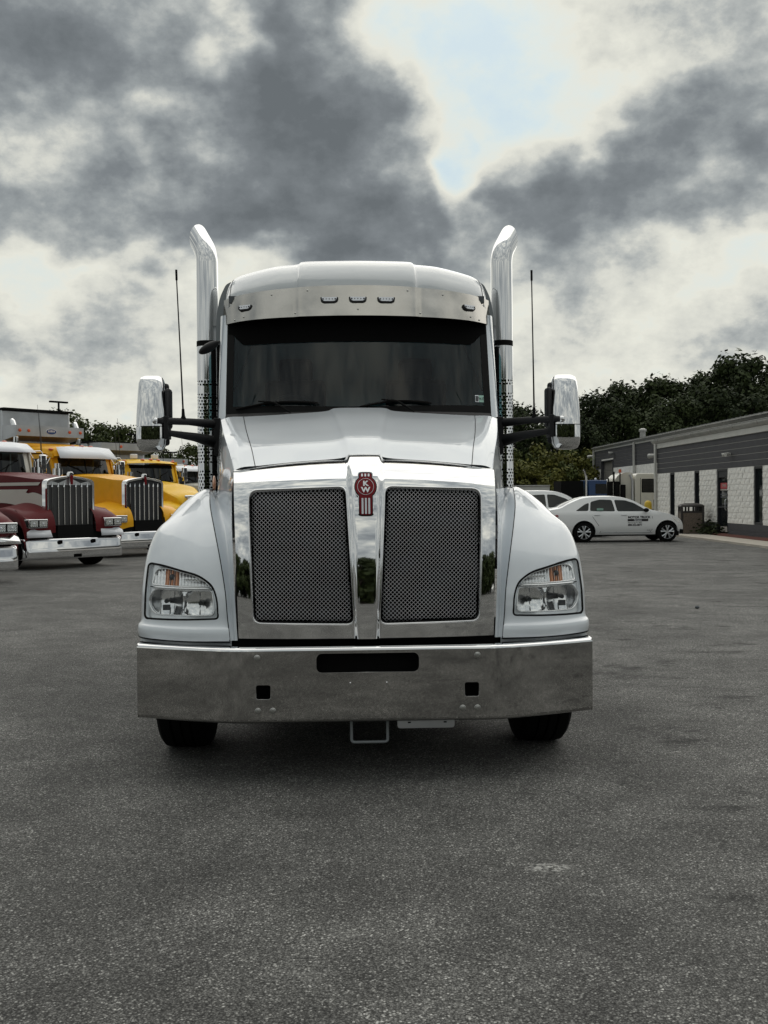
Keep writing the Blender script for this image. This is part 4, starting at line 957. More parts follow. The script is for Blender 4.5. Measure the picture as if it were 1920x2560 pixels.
def bg_truck(name, label, loc, rz, paint, cabp, visorp, L=2.6, cow=2.07, wtop=2.55, rtop=2.80, gback='radiator', guard=True, dump=None, stackz=3.5, hoodw=(.57, .80), grz=(.86, 1.86), long_nose=True, flaps=True, sleeper=0, mirrors=True):
    t = thing(name, label, 'truck', (*loc, 0), rz, 'trucks parked in a row on the left')
    g0, g1 = grz; gw = .62
    if long_nose:
        arch = [(-gw, g0), (gw, g0), (gw, g1-.03), (gw*.5, g1+.035), (0, g1+.07), (-gw*.5, g1+.035), (-gw, g1-.03)]
        m = MB(); outer = rpoly(arch, [.02,.02,.09,.2,.1,.2,.09], 4); inner = [(x*.90, g0+.045+(z-g0)*.925) for x, z in outer]; k = len(outer)
        m.add([(x, 0, z) for x, z in outer]+[(x, -.035, g0+.012+(z-g0)*.985) for x, z in [(x*.965, z) for x, z in outer]]+[(x, -.02, z) for x, z in inner]+[(x, .05, z) for x, z in inner]+[(x, .12, z) for x, z in outer],
              [(a*k+i, a*k+(i+1) % k, (a+1)*k+(i+1) % k, (a+1)*k+i) for a in range(3) for i in range(k)]+[(i, 4*k+i, 4*k+(i+1) % k, (i+1) % k) for i in range(k)])
        m.build('grille_frame', 'chrome', t, ang=30)
        m = MB(); m.prism(inner, 'XZ', .02, .04); m.build('radiator', 'louvre' if gback == 'louvre' else gback, t)
        if gback == 'louvre':
            m = MB(); m.prism([(-.55, g1-.14), (.55, g1-.14), (.55, g1-.03), (.28, g1-.10), (0, g1+.02), (-.28, g1-.10), (-.55, g1-.03)], 'XZ', .008, .018); m.build('grille_header', 'silver', t)
        for i in range(7):
            x = (i-3)*.148; m = MB(); ht = g1-.10-(.02 if i != 3 else -.02)
            m.add([(x-.011, .0, g0+.05), (x, -.022, g0+.05), (x+.011, .0, g0+.05), (x-.011, .0, ht-.07), (x, -.022, ht-.07), (x+.011, 0, ht-.07), (x-.024, -.004, ht-.065), (x, -.028, ht-.065), (x+.024, -.004, ht-.065), (x, -.01, ht+.03)],
                  [(0,1,4,3),(1,2,5,4),(3,4,7,6),(4,5,8,7),(6,7,9),(7,8,9)]); m.build('grille_bar', 'chrome', t, ang=20)
        m = MB(); m.prism([(-.05, g1+.02), (.05, g1+.02), (.055, g1+.11), (.035, g1+.15), (-.035, g1+.15), (-.055, g1+.11)], 'XZ', -.06, .05); o = m.build('hood_badge', 'chrome', t, bevel=.012)
        m = MB(); m.prism([(-.03, g1-.13), (.03, g1-.13), (.035, g1+.05), (.0, g1+.09), (-.035, g1+.05)], 'XZ', -.075, -.05); m.build('badge_enamel', 'red', o, bevel=.004)
    # hood
    w0, w1 = hoodw; hz = g1+.02
    def cs(w, z, y, zb, cr=.10): return [(-w, y, zb), (-w, y, z-cr*1.1), (-w+cr*.3, y, z-cr*.35), (-w+cr, y, z-.01), (-w*.45, y, z+.035), (0, y, z+.055), (w*.45, y, z+.035), (w-cr, y, z-.01), (w-cr*.3, y, z-cr*.35), (w, y, z-cr*1.1), (w, y, zb)]
    y0 = .06 if long_nose else .25
    secs = [cs(w0, hz-.03, y0, .86), cs(w0+.02, hz, y0+.5, .95), cs((w0+w1)/2+.02, (hz+cow)/2+.01, (L+y0)/2, 1.05), cs(w1, cow-.03, L, 1.1)]
    if not long_nose: secs = [cs(w0*.9, hz-.28, 0.0, .86, .16), cs(w0+.02, hz-.12, .22, .86, .16)]+secs[1:]
    P = net(secs); m = MB(); m.grid(P, 50, 24)
    if not long_nose: m.add(secs[0], [tuple(range(11))])
    hd = m.build('hood', paint, t, ang=50)
    # fenders
    for s in (-1, 1):
        F = [(-.22,.70),(-.20,.92),(-.05,1.17),(.30,1.30),(.75,1.36),(1.20,1.29),(1.60,1.12),(1.85,.85)]
        rows = [[(s*(w0-.06), y, z+.10), (s*(w0+.10), y, z+.08), (s*.95, y, z+.02), (s*1.14, y+.02, z-.02), (s*1.21, y+.04, z-.10), (s*1.22, y+.04, z-.22)] for y, z in F]
        m = MB(); m.grid(net(rows), 20, 36); m.build('fender', paint, t, ang=60, fixn=False)
        m = MB(); m.b2((s*.62, -.12, .8), (s*1.16, -.05, 1.0)); m.b2((s*.64, .3, .9), (s*.66, 1.3, 1.3)); m.build('fender_liner', 'soft', t)
        if long_nose:
            m = MB(); m.add([(s*.72,-.20,1.07),(s*1.17,-.20,1.07),(s*1.15,.35,1.31),(s*.74,.35,1.36),(s*.72,-.20,.93),(s*1.17,-.20,.93)], [(0,1,2,3),(4,5,1,0)]); m.add([(s*.72,-.20,.93),(s*.72,-.2,1.10),(s*.74,.35,1.36)], [(0,1,2)]); m.build('headlight_pod', paint, t, ang=50, bevel=.02)
            lamp_box(t, s*.945, -.235, 1.0)
            if guard:
                m = MB(); m.add([(s*.62,-.27,.70),(s*1.23,-.27,.70),(s*1.20,-.22,.82),(s*1.10,-.20,.87),(s*.64,-.20,.87)], [(0,1,2,3,4)]); m.build('guard_plate', 'led' if guard == 2 else 'chrome', t, sol=.01)
        else:
            MB().sphere((s*.98, -.1, 1.0), 1, 14, 8, (.20, .12, .15)).build('headlight', 'reflector', t)
        tyre(t, s*1.04, .80, .29, .50)
        for y in (5.6, 6.9): tyre(t, s*.92, y, .56, .50)
    if not long_nose:
        m = MB(); m.prism(rpoly([(-.42,.95),(.42,.95),(.46,1.62),(-.46,1.62)], .06, 4), 'XZ', -.10, .05); m.build('grille_frame', 'chrome', t, bevel=.02)
        for i in range(7): MB().b2((-.38, -.115, 1.02+i*.08), (.38, -.10, 1.055+i*.08)).build('grille_bar', 'soft', t)
        for s in (-1, 1):
            MB().prism(rpoly([(.95,1.42),(1.22,1.42),(1.22,1.66),(.95,1.66)], .05, 3), 'YZ', s*.655, s*.70).build('hood_intake', 'chrome', t); 
            for i in range(3): MB().b2((s*.699, 1.0+i*.07, 1.46), (s*.705, 1.04+i*.07, 1.62)).build('intake_slot', 'soft', t)
    # bumper
    bw = 1.24
    def bf(u, v):
        q = 2*u-1; x = q*bw if abs(q) < .9 else (1 if q > 0 else -1)*bw*(.9+.1*sin(pi/2*min(1, (abs(q)-.9)/.06))); yy = -.27+.05*q*q+(0 if abs(q) < .9 else .10*(1-cos(pi/2*min(1, (abs(q)-.9)/.06)))+max(0, abs(q)-.96)*6)
        a = [(.05, .225), (.01, .23), (0, .245), (0, .42), (.045, .650), (.06, .665), (.10, .67)]; k = v*6; i = min(int(k), 5); f = k-i
        return (x, yy+a[i][0]*(1-f)+a[i+1][0]*f, a[i][1]*(1-f)+a[i+1][1]*f)
    m = MB(); m.grid(bf, 120, 24); bm_ = m.build('bumper', 'chrome_wavy', t, ang=60)
    for s in (-1, 1): MB().prism(rpoly([(s*.42-.04,.55),(s*.42+.04,.55),(s*.42+.04,.63),(s*.42-.04,.63)], .02, 3), 'XZ', -.275, -.20).build('tow_eye', 'void', bm_)
    MB().prism(rpoly([(-.10,.25),(.10,.25),(.10,.32),(-.10,.32)], .01, 3), 'XZ', -.273, -.265).build('tow_slot', 'void', bm_)
    m = MB(); m.b2((-1.1, -.16, .35), (1.1, -.1, .85)); m.b2((-.45, -.2, .6), (.45, 8.0, .95)); m.b2((-.9, .74, .42), (.9, .86, .54)); m.b2((-.58, .2, .6), (.58, 2.6, 1.2)); m.b2((-.98, 3.0, .5), (.98, 4.2, 1.2)); m.build('chassis', 'soft', t)
    # cab
    cw = 1.0; cl = L+1.75
    def ws(u, v): q = 2*u-1; return Vector((q*(cw-.13-.0*v), L+.02+.12*q*q+.17*v, cow+v*(wtop-cow)))
    m = MB(); m.grid(lambda u, v: ws(.05+.9*u, .06+.9*v)+Vector((0, -.006, 0)), 20, 8); WS = m.build('windscreen', 'glass_dark', t, ang=None)
    m = MB()
    for s in (-1, 1):
        m.grid(lambda u, v: ws(.5+s*.5, v)+Vector((s*.12*u, .10*u*u, 0)) if u > 0 else ws(.5+s*.5, v), 4, 6)
        m.grid(lambda u, v: ws(.5+s*(.44+.06*u), v), 2, 6)
        m.b2((s*(cw-.01), L+.14, 1.15), (s*(cw-.06), cl, cow)); m.prism([(L+.20, cow), (cl, cow), (cl, wtop+.1), (L+.36, wtop+.1)], 'YZ', s*(cw-.012), s*(cw-.06)) if 0 else None
        m.b2((s*(cw-.01), L+1.15, cow), (s*(cw-.06), cl, wtop+.1)); m.b2((s*(cw-.01), L+.20, wtop-.02), (s*(cw-.06), L+1.15, wtop+.1)); m.prism([(L+.13, cow), (L+.24, cow), (L+.40, wtop), (L+.29, wtop)], 'YZ', s*(cw-.012), s*(cw-.06))
    m.b2((-cw+.06, cl-.03, 1.15), (cw-.06, cl, wtop)); m.b2((-cw+.05, L+.12, 1.15), (cw-.05, L+.16, cow-.02)); m.build('cab_body', cabp, t)
    rz_ = net([[(-cw, L+.30+.0, wtop+.0), (-cw*.8, L+.14, wtop+.03), (0, L+.08, wtop+.05), (cw*.8, L+.14, wtop+.03), (cw, L+.30, wtop)],
               [(-cw, L+.45, wtop+.10), (-cw*.8, L+.34, rtop-.08), (0, L+.28, rtop-.03), (cw*.8, L+.34, rtop-.08), (cw, L+.45, wtop+.10)],
               [(-cw, L+.9, wtop+.14), (-cw*.82, L+.9, rtop-.03), (0, L+.9, rtop+.02), (cw*.82, L+.9, rtop-.03), (cw, L+.9, wtop+.14)],
               [(-cw, cl, wtop+.13), (-cw*.82, cl, rtop-.02), (0, cl, rtop+.03), (cw*.82, cl, rtop-.02), (cw, cl, wtop+.13)]])
    m = MB(); m.grid(rz_, 30, 20); m.build('roof', cabp, t, ang=60)
    for s in (-1, 1):
        m = MB(); m.prism([(L+.26, cow+.01), (L+1.12, cow+.01), (L+1.12, wtop-.03), (L+.41, wtop-.03)], 'YZ', s*(cw-.035), s*(cw-.03)); m.build('side_window', 'glass_dark', t)
        m = MB(); 
        for q in ([(L+.22, 1.2), (L+.22, cow), (L+.38, wtop)], [(L+1.16, 1.2), (L+1.16, wtop)]): m.tube([(s*(cw-.009), a, b) for a, b in q], .008, 4)
        m.build('door_gap', 'seam', t)
    m = MB(); m.b2((-.85, cl-.4, 1.4), (.85, cl-.35, wtop)); m.b2((-.9, L+.3, 1.3), (.9, L+.5, cow-.05)); 
    for x in (-.45, .45): m.box((x, cl-.55, cow+.05), (.5, .14, .8))
    m.build('cab_lining', 'gray', t)
    if visorp:
        m = MB(); m.add([(-cw*.93, L-.10, wtop-.03), (-cw*.45, L-.14, wtop-.03), (cw*.45, L-.14, wtop-.03), (cw*.93, L-.10, wtop-.03), (-cw*.86, L+.20, rtop-.06), (-cw*.45, L+.18, rtop-.03), (cw*.45, L+.18, rtop-.03), (cw*.86, L+.20, rtop-.06)], [(0,1,5,4),(1,2,6,5),(2,3,7,6)])
        m.build('sun_visor', visorp, t, ang=10, sol=.01)
    else:
        m = MB(); m.grid(lambda u, v: ws(.03+.94*u, .78+.20*v)+Vector((0, -.01, 0)), 20, 2); m.build('dark_band', 'void', t, ang=None)
    for x in (-.72, -.18, 0, .18, .72):
        p = rz_(.5+x/2.1, .33); MB().sphere(p+Vector((0, .0, .01)), 1, 10, 6, (.06, .09, .04)).build('roof_lamp', 'orange', t)
    for (a, b) in ((-.12, -.62), (.12, .62)):
        m = MB(); m.tube([ws(.5+a*.5+.03, .02)+Vector((0, -.03, 0)), ws(.5+b*.28, .42)+Vector((0, -.03, 0))], .009, 5); m.tube([ws(.5+a*.3, .15)+Vector((0, -.035, 0)), ws(.5+b*.55, .62)+Vector((0, -.035, 0))], .010, 5); m.build('wiper', 'soft', t)
    m = MB(); m.tube([ws(.5, v)+Vector((0, -.012, 0)) for v in (0, .5, 1)], .012, 5); m.build('windscreen_bar', 'soft', t)
    if mirrors:
        for s in (-1, 1):
            m = MB(); X = s*1.32; yy = L+.25
            m.tube([(s*.98, yy+.05, wtop+.02), (X-s*.06, yy, wtop+.03), (X, yy, wtop-.03), (X, yy, cow-.18), (s*1.0, yy+.10, cow-.25)], .012, 6); m.tube([(s*.98, yy+.05, wtop+.0), (X-s*.04, yy, cow+.05)], .009, 6); m.build('mirror_bracket', 'chrome', t)
            MB().b2((X-.09, yy-.05, cow+.02), (X+.09, yy+.05, wtop-.06)).build('wing_mirror', 'chrome', t, bevel=.03)
            m = MB(); b = Vector((X-s*.05, yy, wtop+.03)); m.tube([b, b+Vector((-.02, 0, .5)), b+Vector((-.08, 0, 1.15))], [.010, .006, .004], 6); m.build('aerial', 'darkgray', t)
            m = MB(); m.cyl((s*.98, L-.05, cow-.75), (s*.98, L-.05, cow+.16), .14, n=20) if long_nose else None
            m.cyl((s*.98, L-.05, cow+.16), (s*.98, L-.05, cow+.30), .09, n=16)
            m.build('air_cleaner', 'chrome', t)
    if stackz:
        for s in (-1, 1):
            X, Y = s*1.02, cl+.22; m = MB(); m.tube([(X, Y, .9), (X, Y, stackz-.5), (X, Y, stackz-.42), (X, Y+.05, stackz-.25), (X, Y+.16, stackz-.05), (X, Y+.20, stackz)], .075, 16, cap=False); m.build('exhaust_stack', 'chrome', t, sol=.003)
    if sleeper:
        MB().b2((-1.03, cl+.02, 1.1), (1.03, cl+sleeper, rtop+.12)).build('sleeper_box', paint, t, bevel=.10)
    return t, hd
ROW = [(-7.66, 18.3), (-6.94, 23.0), (-6.34, 27.5), (-5.74, 32.0), (-5.1, 36.5)]
YAW = R(50)
M['guard_white'] = M['led']
bg_truck('parked_truck', 'truck cut off at the left edge, only its chrome bumper and headlight showing', ROW[0], YAW, 'maroon', 'maroon', 'chrome', guard=1, stackz=0)
t1, hd1 = bg_truck('parked_truck', 'maroon long nose truck with grey swoosh on hood and silver grille of seven bars', ROW[1], R(50), 'maroon', 'cream_paint', 'led', L=2.95, cow=2.15, wtop=2.70, rtop=2.95, grz=(.74,1.97), gback='louvre', guard=2, stackz=4.05)
dec = rpoly([(3.0,1.42),(1.5,1.45),(.95,1.38),(.62,1.29),(.25,1.27),(.10,1.43),(.12,1.60),(.42,1.67),(.74,1.67),(.66,1.74),(3.0,1.75)], [.01,.2,.2,.2,.14,.14,.1,.1,.01,.01,.01], 4)
def hside(y, z, off):  # left flank of the long hood
    w0, w1 = .57, .80; t = (y-.06)/(2.75-.06); x = w0+.02*min(1, t/.19)+max(0, (w1-w0)*(t-.15)/.85); return (-(x+off), y, z)
for nm, poly in (('hood_stripe', [q for q in dec if q[0] < 2.72]+[(2.72, 1.75)]), ('hood_stripe', [(2.7,1.83),(.30,1.825),(.24,1.87),(.22,1.895),(2.7,1.90)])):
    if nm == 'hood_stripe' and len(poly) > 8: poly = [(min(2.7, a), b) for a, b in dec]
    tri = geometry.delaunay_2d_cdt([Vector(p) for p in dense(poly, .12)]+[Vector((.2+.15*i, 1.25+.1*j)) for i in range(17) for j in range(5) if inside((.2+.15*i, 1.25+.1*j), poly)], [], [], 0, 1e-5)
    V_, F_ = tri[0], tri[2]; fs = [f for f in F_ if inside((sum(V_[i][0] for i in f)/3, sum(V_[i][1] for i in f)/3), poly)]
    MB().add([hside(v[0], v[1], .022) for v in V_], fs).build(nm, 'stripe', t1)
t2, _ = bg_truck('parked_truck', 'orange yellow long nose truck with black grille and white visor beside the maroon truck', ROW[2], R(50), 'yellow', 'yellow', 'led', L=2.55, cow=2.2, wtop=2.68, rtop=3.02, grz=(.74,2.02), guard=0, gback='radiator', stackz=3.80, sleeper=.9)
t3, _ = bg_truck('parked_truck', 'lemon yellow round cab truck with chrome side vent, third from the left', ROW[3], R(47), 'yellow2', 'yellow2', None, L=2.2, cow=2.07, wtop=2.62, rtop=2.80, long_nose=False, guard=0, stackz=0, hoodw=(.62,.82), grz=(.86,1.72))
t4, _ = bg_truck('parked_truck', 'white cab truck half hidden behind the left exhaust stack of the white truck', ROW[4], R(47), 'cream_paint', 'cream_paint', 'led', L=2.4, guard=0, stackz=0, cow=2.07, wtop=2.54, rtop=2.74)
# dump bodies behind the cabs
def dump(t, y0, zt, zs, w, logo, lamps, len_=4.5, h=.30):
    D_ = bpy.data.objects.new('dump_body', None); COL.objects.link(D_); D_.parent = t
    m = MB(); m.b2((-1.12, y0+.75, 1.15), (1.12, y0+len_, zt)); m.build('body_box', 'alu', D_, bevel=.04)
    m = MB(); m.b2((-1.14, y0+.6, zt), (1.14, y0+len_, zt+.05)); m.tube([(.9, y0+1, zt), (.9, y0+1, zt+.35)], .03, 6); m.b2((.6, y0+.95, zt+.33), (1.2, y0+1.05, zt+.38)); m.build('tarp_roll', 'soft', D_)
    m = MB(); m.add([(-w,y0,zs),(w,y0,zs),(w,y0,zs+h),(-w,y0,zs+h),(-w,y0+.8,zs-.12),(w,y0+.8,zs-.12),(w,y0+.8,zs+h+.02),(-w,y0+.8,zs+h+.02)], [(0,1,2,3),(4,5,1,0),(5,6,2,1),(7,4,0,3),(3,2,6,7)]); m.build('cab_shield', 'alu', D_)
    for x in lamps: MB().sphere((x, y0-.01, zs+h*.52), 1, 12, 6, (.05, .025, .05)).build('shield_lamp', 'orange', D_)
    if logo:
        m = MB(); m.prism([(.17*cos(2*pi*i/28), zs+h*.5+.085*sin(2*pi*i/28)) for i in range(28)], 'XZ', y0-.012, y0-.001); o = m.build('maker_badge', 'led', D_)
        m = MB(); m.prism([(.16*cos(2*pi*i/28), zs+h*.5-.006+.075*sin(2*pi*i/28)) for i in range(28)], 'XZ', y0-.015, y0-.010); m.build('badge_face', 'badge_blue', o)
        for i, q in enumerate((-.09, -.045, 0, .045, .09)): MB().b2((q-.012, y0-.018, zs+h*.5-.02), (q+.012, y0-.0155, zs+h*.5+.04-.004*abs(i-2))).build('badge_mark', 'led', o)
dump(t2, 4.35, 4.12, 3.34, 1.10, True, (-1.0, -.72, .62, .98))
dump(t3, 3.7, 3.38, 3.12, 1.05, False, (-.3, .9), h=.24)
dump(t4, 4.3, 2.98, 2.84, 1.0, False, (.3, .8), h=.2)
for x in (-.35, .45): MB().box((x, 2.9, 2.90), (.22, .12, .14)).build('work_lamp', 'led', t3, bevel=.02)
# ------------------------------------------------------------------ cars
M['car_white'] = mat('car_white_paint', (.88, .89, .89), .3, coat=.5)
M['car_glass'] = glass_mat('car_glass', (.22, .28, .27), 1.55)
M['glass_back'] = mat('painted_window_tone', (.030, .040, .040), .6)  # flat teal backing; glass reflection and dim interior are painted into it
M['tail_red'] = mat('tail_lamp_red', (.25, .012, .01), .25, coat=.5)
M['print'] = mat('black_print', (.012, .008, .010), .5)
def curve1(pts, n):
    P = [Vector((*p, 0)) for p in pts]; k = len(P)-1; res = []
    for i in range(k):
        g = lambda j: P[max(0, min(k, j))]
        for q in range(n): r = cat4(g(i-1), P[i], P[i+1], g(i+2), q/n); res.append((r.x, r.y))
    res.append(tuple(P[-1][:2])); return res
def car(name, label, loc, rz, topc, wheels, wr, W, belt, windows, glassrun, zb=.24, group=None, rim=True, lettering=False, tail=None, tumble=.42):
    t = thing(name, label, 'car', (*loc, 0), rz, group)
    top = curve1(topc, 5); out = []
    def wid(x, z):
        x0, x1 = topc[0][0], topc[-1][0]; e = min((x-x0), (x1-x)); w = W-.22*max(0, 1-e/.75)**2.2
        if z > belt: w -= (z-belt)*tumble+.02
        if z < .55: w -= .10*((.55-z)/.35)**2
        w += -.018*((z-.62)/.3)**2 if z <= belt else -.018*((belt-.62)/.3)**2
        return max(.1, w)
    bottom = [(top[-1][0]-.02, zb)]
    for wx in sorted(wheels, reverse=True):
        for i in range(15): a = R(0-12+204*i/14); bottom.append((wx+(wr+.055)*cos(a), max(zb, wr+(wr+.055)*sin(a))))
    bottom.append((top[0][0]+.03, zb+.04)); outline = top+bottom[0:]
    outline = [p for i, p in enumerate(outline) if i == 0 or (Vector(p)-Vector(outline[i-1])).length > 1e-4]
    dd_ = dense(outline, .09); gp = [Vector(p) for p in dd_]; k = len(gp); ed = [(i, (i+1) % k) for i in range(k)]
    xs_ = topc[0][0]
    while xs_ < topc[-1][0]:
        z = zb
        while z < 1.8:
            if inside((xs_, z), outline) and min((Vector((xs_, z))-q).length for q in gp[:k]) > .04: gp.append(Vector((xs_, z)))
            z += .07
        xs_ += .12
    r = geometry.delaunay_2d_cdt(gp, ed, [], 0, 1e-6); V_, F_ = r[0], r[2]
    fs = [f for f in F_ if inside((sum(V_[i][0] for i in f)/3, sum(V_[i][1] for i in f)/3), outline)]
    m = MB()
    for s in (-1, 1): m.add([(v[0], s*wid(v[0], v[1]), v[1]) for v in V_], fs)
    n = len(top); vs = []
    for (x, z) in top:
        w = wid(x, z)
        for j in range(9): q = -1+j/4; vs.append((x, q*w, z+.035*(1-abs(q)**2.6)))
    m.add(vs, [(i*9+j, (i+1)*9+j, (i+1)*9+j+1, i*9+j+1) for i in range(n-1) for j in range(8)])
    for e in (0, -1):
        x, z = top[e]; w = wid(x, z); w2 = wid(x, zb+.1); m.add([(x, -w, z), (x, w, z), (x, w2, zb), (x, -w2, zb)], [(0, 1, 2, 3)])
    body = m.build('car_body', 'car_white', t, ang=38)
    m = MB(); m.b2((topc[0][0]+.1, -W+.14, zb-.04), (topc[-1][0]-.15, W-.14, zb+.10))
    for wx in wheels: m.b2((wx-wr-.04, -W+.25, zb), (wx+wr+.04, W-.25, wr*2+.06))
    m.build('underbody', 'soft', t)
    m = MB(); m.b2((-1.2, -W+.25, .45), (.9, W-.25, .62)); 
    for x in (-.9, 0.15): m.box((x, -.36, .8), (.14, .5, .6)); m.box((x, .36, .8), (.14, .5, .6)); m.box((x, -.36, 1.2), (.1, .26, .2)); m.box((x, .36, 1.2), (.1, .26, .2))
    m.build('car_seat', 'darkgray', t)
    for win in windows:
        pl_ = rpoly(win, .05, 3)
        for s in (-1, 1):
            q = dense(pl_, .15); cx = sum(p[0] for p in q)/len(q); cz_ = sum(p[1] for p in q)/len(q)
            m = MB(); m.add([(x, s*(wid(x, z)+.006), z) for x, z in q]+[(cx, s*(wid(cx, cz_)+.006), cz_)], [(i, (i+1) % len(q), len(q)) for i in range(len(q))]); m.build('side_window', 'car_glass', t, ang=None)
            m = MB(); m.add([(x, s*(wid(x, z)+.003), z) for x, z in [(cx+(a-cx)*1.03, cz_+(b-cz_)*1.06) for a, b in q]]+[(cx, s*(wid(cx, cz_)+.003), cz_)], [(i, (i+1) % len(q), len(q)) for i in range(len(q))]); m.build('window_surround', 'glass_back', t, ang=None)
    for (xa, xb) in glassrun:
        seg = [p for p in top if xa <= p[0] <= xb]; vs = []
        for (x, z) in seg:
            w = wid(x, z)-.09
            for j in range(7): q = -1+j/3; vs.append((x, q*w, z+.033*(1-abs(q)**2.6)+.008))
        MB().add(vs, [(i*7+j, (i+1)*7+j, (i+1)*7+j+1, i*7+j+1) for i in range(len(seg)-1) for j in range(6)]).build('windscreen', 'car_glass', t, ang=None)
    for wx in wheels:
        for s in (-1, 1):
            h = .11; y = s*(W-.12); mb = MB(); mb.revolve([(-h,wr*.66),(-h,wr*.8),(-h*.85,wr*.95),(-h*.5,wr),(h*.5,wr),(h*.85,wr*.95),(h,wr*.8),(h,wr*.66)], (0, 0, 0), 'Y', 36); wo = mb.build('wheel', 'rubber', t); wo.location = (wx, y, wr-.004)
            mb = MB(); mb.revolve([(s*h*.8,wr*.70),(s*h*.9,wr*.66),(s*h*.3,wr*.60),(s*h*.2,0)], (0, 0, 0), 'Y', 30); mb.build('rim_well', 'soft', wo)
            mb = MB()
            mb.revolve([(s*h*.85,wr*.70),(s*h*.98,wr*.67),(s*h*.85,wr*.63)], (0, 0, 0), 'Y', 36)
            for k_ in range(5):
                for dq in (-.13, .13):
                    a = 2*pi*k_/5+.3; a1, a2 = a+dq*1.9, a+dq*.9; mb.tube([(wr*.66*cos(a1), s*h*.88, wr*.66*sin(a1)), (wr*.4*cos(a+dq*1.3), s*h*.96, wr*.4*sin(a+dq*1.3)), (wr*.12*cos(a2), s*h*.9, wr*.12*sin(a2))], [wr*.085, wr*.065, wr*.05], 6)
            mb.cyl((0, s*h*.5, 0), (0, s*h*1.0, 0), wr*.16, n=14); mb.build('rim', 'silver', wo)
    return t, wid
SL = (7.75, 34.3)
top = [(-2.56,.62),(-2.58,.86),(-2.44,1.03),(-2.10,1.10),(-1.78,1.26),(-1.35,1.42),(-.85,1.465),(-.30,1.46),(.22,1.36),(.62,1.15),(.90,1.02),(1.36,.915),(1.68,.80),(1.86,.65),(1.92,.45),(1.90,.26)]
sed, wid = car('parked_car', 'white saloon car side on with black lettering on its front door', SL, R(1.0), top, (-1.345, 1.345), .325, .89, .99,
    [[(-1.60,1.02),(-1.20,1.02),(-1.16,1.27),(-1.30,1.22)],[(-1.13,1.02),(-.34,1.005),(-.42,1.355),(-.80,1.37),(-1.09,1.30)],[(-.25,1.005),(.72,1.00),(.30,1.25),(.02,1.34),(-.32,1.355)]], [(-2.12,-1.35),(.20,.90)])
for q in ([(-.30,.33),(-.28,1.0)], [(-1.15,1.0),(-1.05,.80),(-.88,.55),(-.80,.33)], [(.80,1.0),(.86,.8),(.85,.40),(.80,.33)]):
    MB().tube([(a, -wid(a, b)-.001, b) for a, b in q], .006, 4).build('door_gap', 'seam', sed)
MB().tube([(a, -wid(a, .315)-.004, .315) for a in (-.85, -.4, 0, .5, .85)], .012, 4).build('sill_strip', 'silver', sed)
for x in (-.92, -.06): MB().b2((x-.09, -wid(x, .88)-.028, .872), (x+.09, -wid(x, .88)-.004, .892)).build('door_handle', 'silver', sed, bevel=.006)
mb = MB().sphere((0, 0, 0), 1, 14, 8, (.09, .09, .065)); mb.move(Matrix.Translation((.64, -.97, 1.03))); mb.tube([(.66, -.86, 1.0), (.65, -.93, 1.02)], .02, 6); mb.build('door_mirror', 'soft', sed)
MB().b2((.5, -.7, 1.01), (.55, -.5, 1.05))
m_ = MB(); m_.add([(-2.50,-.80,.80),(-2.22,-.885,.90),(-2.16,-.885,.86),(-2.30,-.88,.74),(-2.46,-.83,.70)], [(0,1,2,3,4)]); m_.move(Matrix.Translation((0, -.015, 0))); m_.build('tail_lamp', 'tail_red', sed)
m_ = MB(); m_.add([(a, -wid(a, b)-.006, b) for a, b in ((1.52,.80),(1.70,.70),(1.80,.60),(1.74,.62),(1.60,.72),(1.50,.78))], [(0,1,2,3,4,5)]); m_.build('headlight', 'reflector', sed)
MB().sphere((1.77, -.70, .47), 1, 8, 6, (.04, .02, .025)).build('fog_lamp', 'orange', sed); MB().b2((1.80, -.72, .27), (1.90, -.55, .40)).build('lower_vent', 'soft', sed, bevel=.02)
MB().b2((-.93, -.875, 1.03), (-.72, -.86, 1.10)).build('window_sticker', 'mint', sed)
wy = lambda z: -wid(.3, z)-.004
for body_, size, z, ext_, sx_, sh_, bo in (('MOTOR TRUCK', .098, .800, .001, 1.02, 0, .004), ('New Springs PA 19072', .052, .628, .001, .92, 0, 0), ('800-222-8071', .088, .555, .001, .92, 0, .003)):
    o = text(body_, size, 'print', sed, (.07, wy(z)-.002, z), (R(90), 0, 0), ext=ext_, sx=sx_, bold=bo, align='LEFT')
MB().b2((.06, wy(.71)-.004, .675), (.72, wy(.71)-.001, .748)).build('lettering_band', 'print', sed)
text('ParLease', .07, 'led', sed, (.38, wy(.71)-.006, .712), (R(90), 0, 0), shear=.3, ext=.001, bold=.002)
text('18-05', .05, 'darkgray', sed, (.74, wy(.38)-.006, .38), (R(90), 0, 0), ext=.001)
stop = [(-2.3,.6),(-2.32,1.0),(-2.2,1.30),(-1.95,1.58),(-1.4,1.66),(-.6,1.69),(.15,1.66),(.62,1.52),(1.05,1.22),(1.25,1.13),(1.8,1.05),(2.1,.9),(2.2,.7),(2.2,.3)]
suv, _ = car('parked_car', 'white estate car behind the saloon, only its roof and dark windows showing', (6.05, 38.6), R(2), stop, (-1.4, 1.4), .35, .92, 1.08,
    [[(-1.95,1.13),(-1.1,1.11),(-1.1,1.50),(-1.8,1.46)],[(-1.03,1.11),(-.2,1.10),(-.22,1.55),(-1.03,1.52)],[(-.10,1.10),(.98,1.10),(.55,1.40),(.15,1.54),(-.12,1.55)]], [(.60,1.15)])
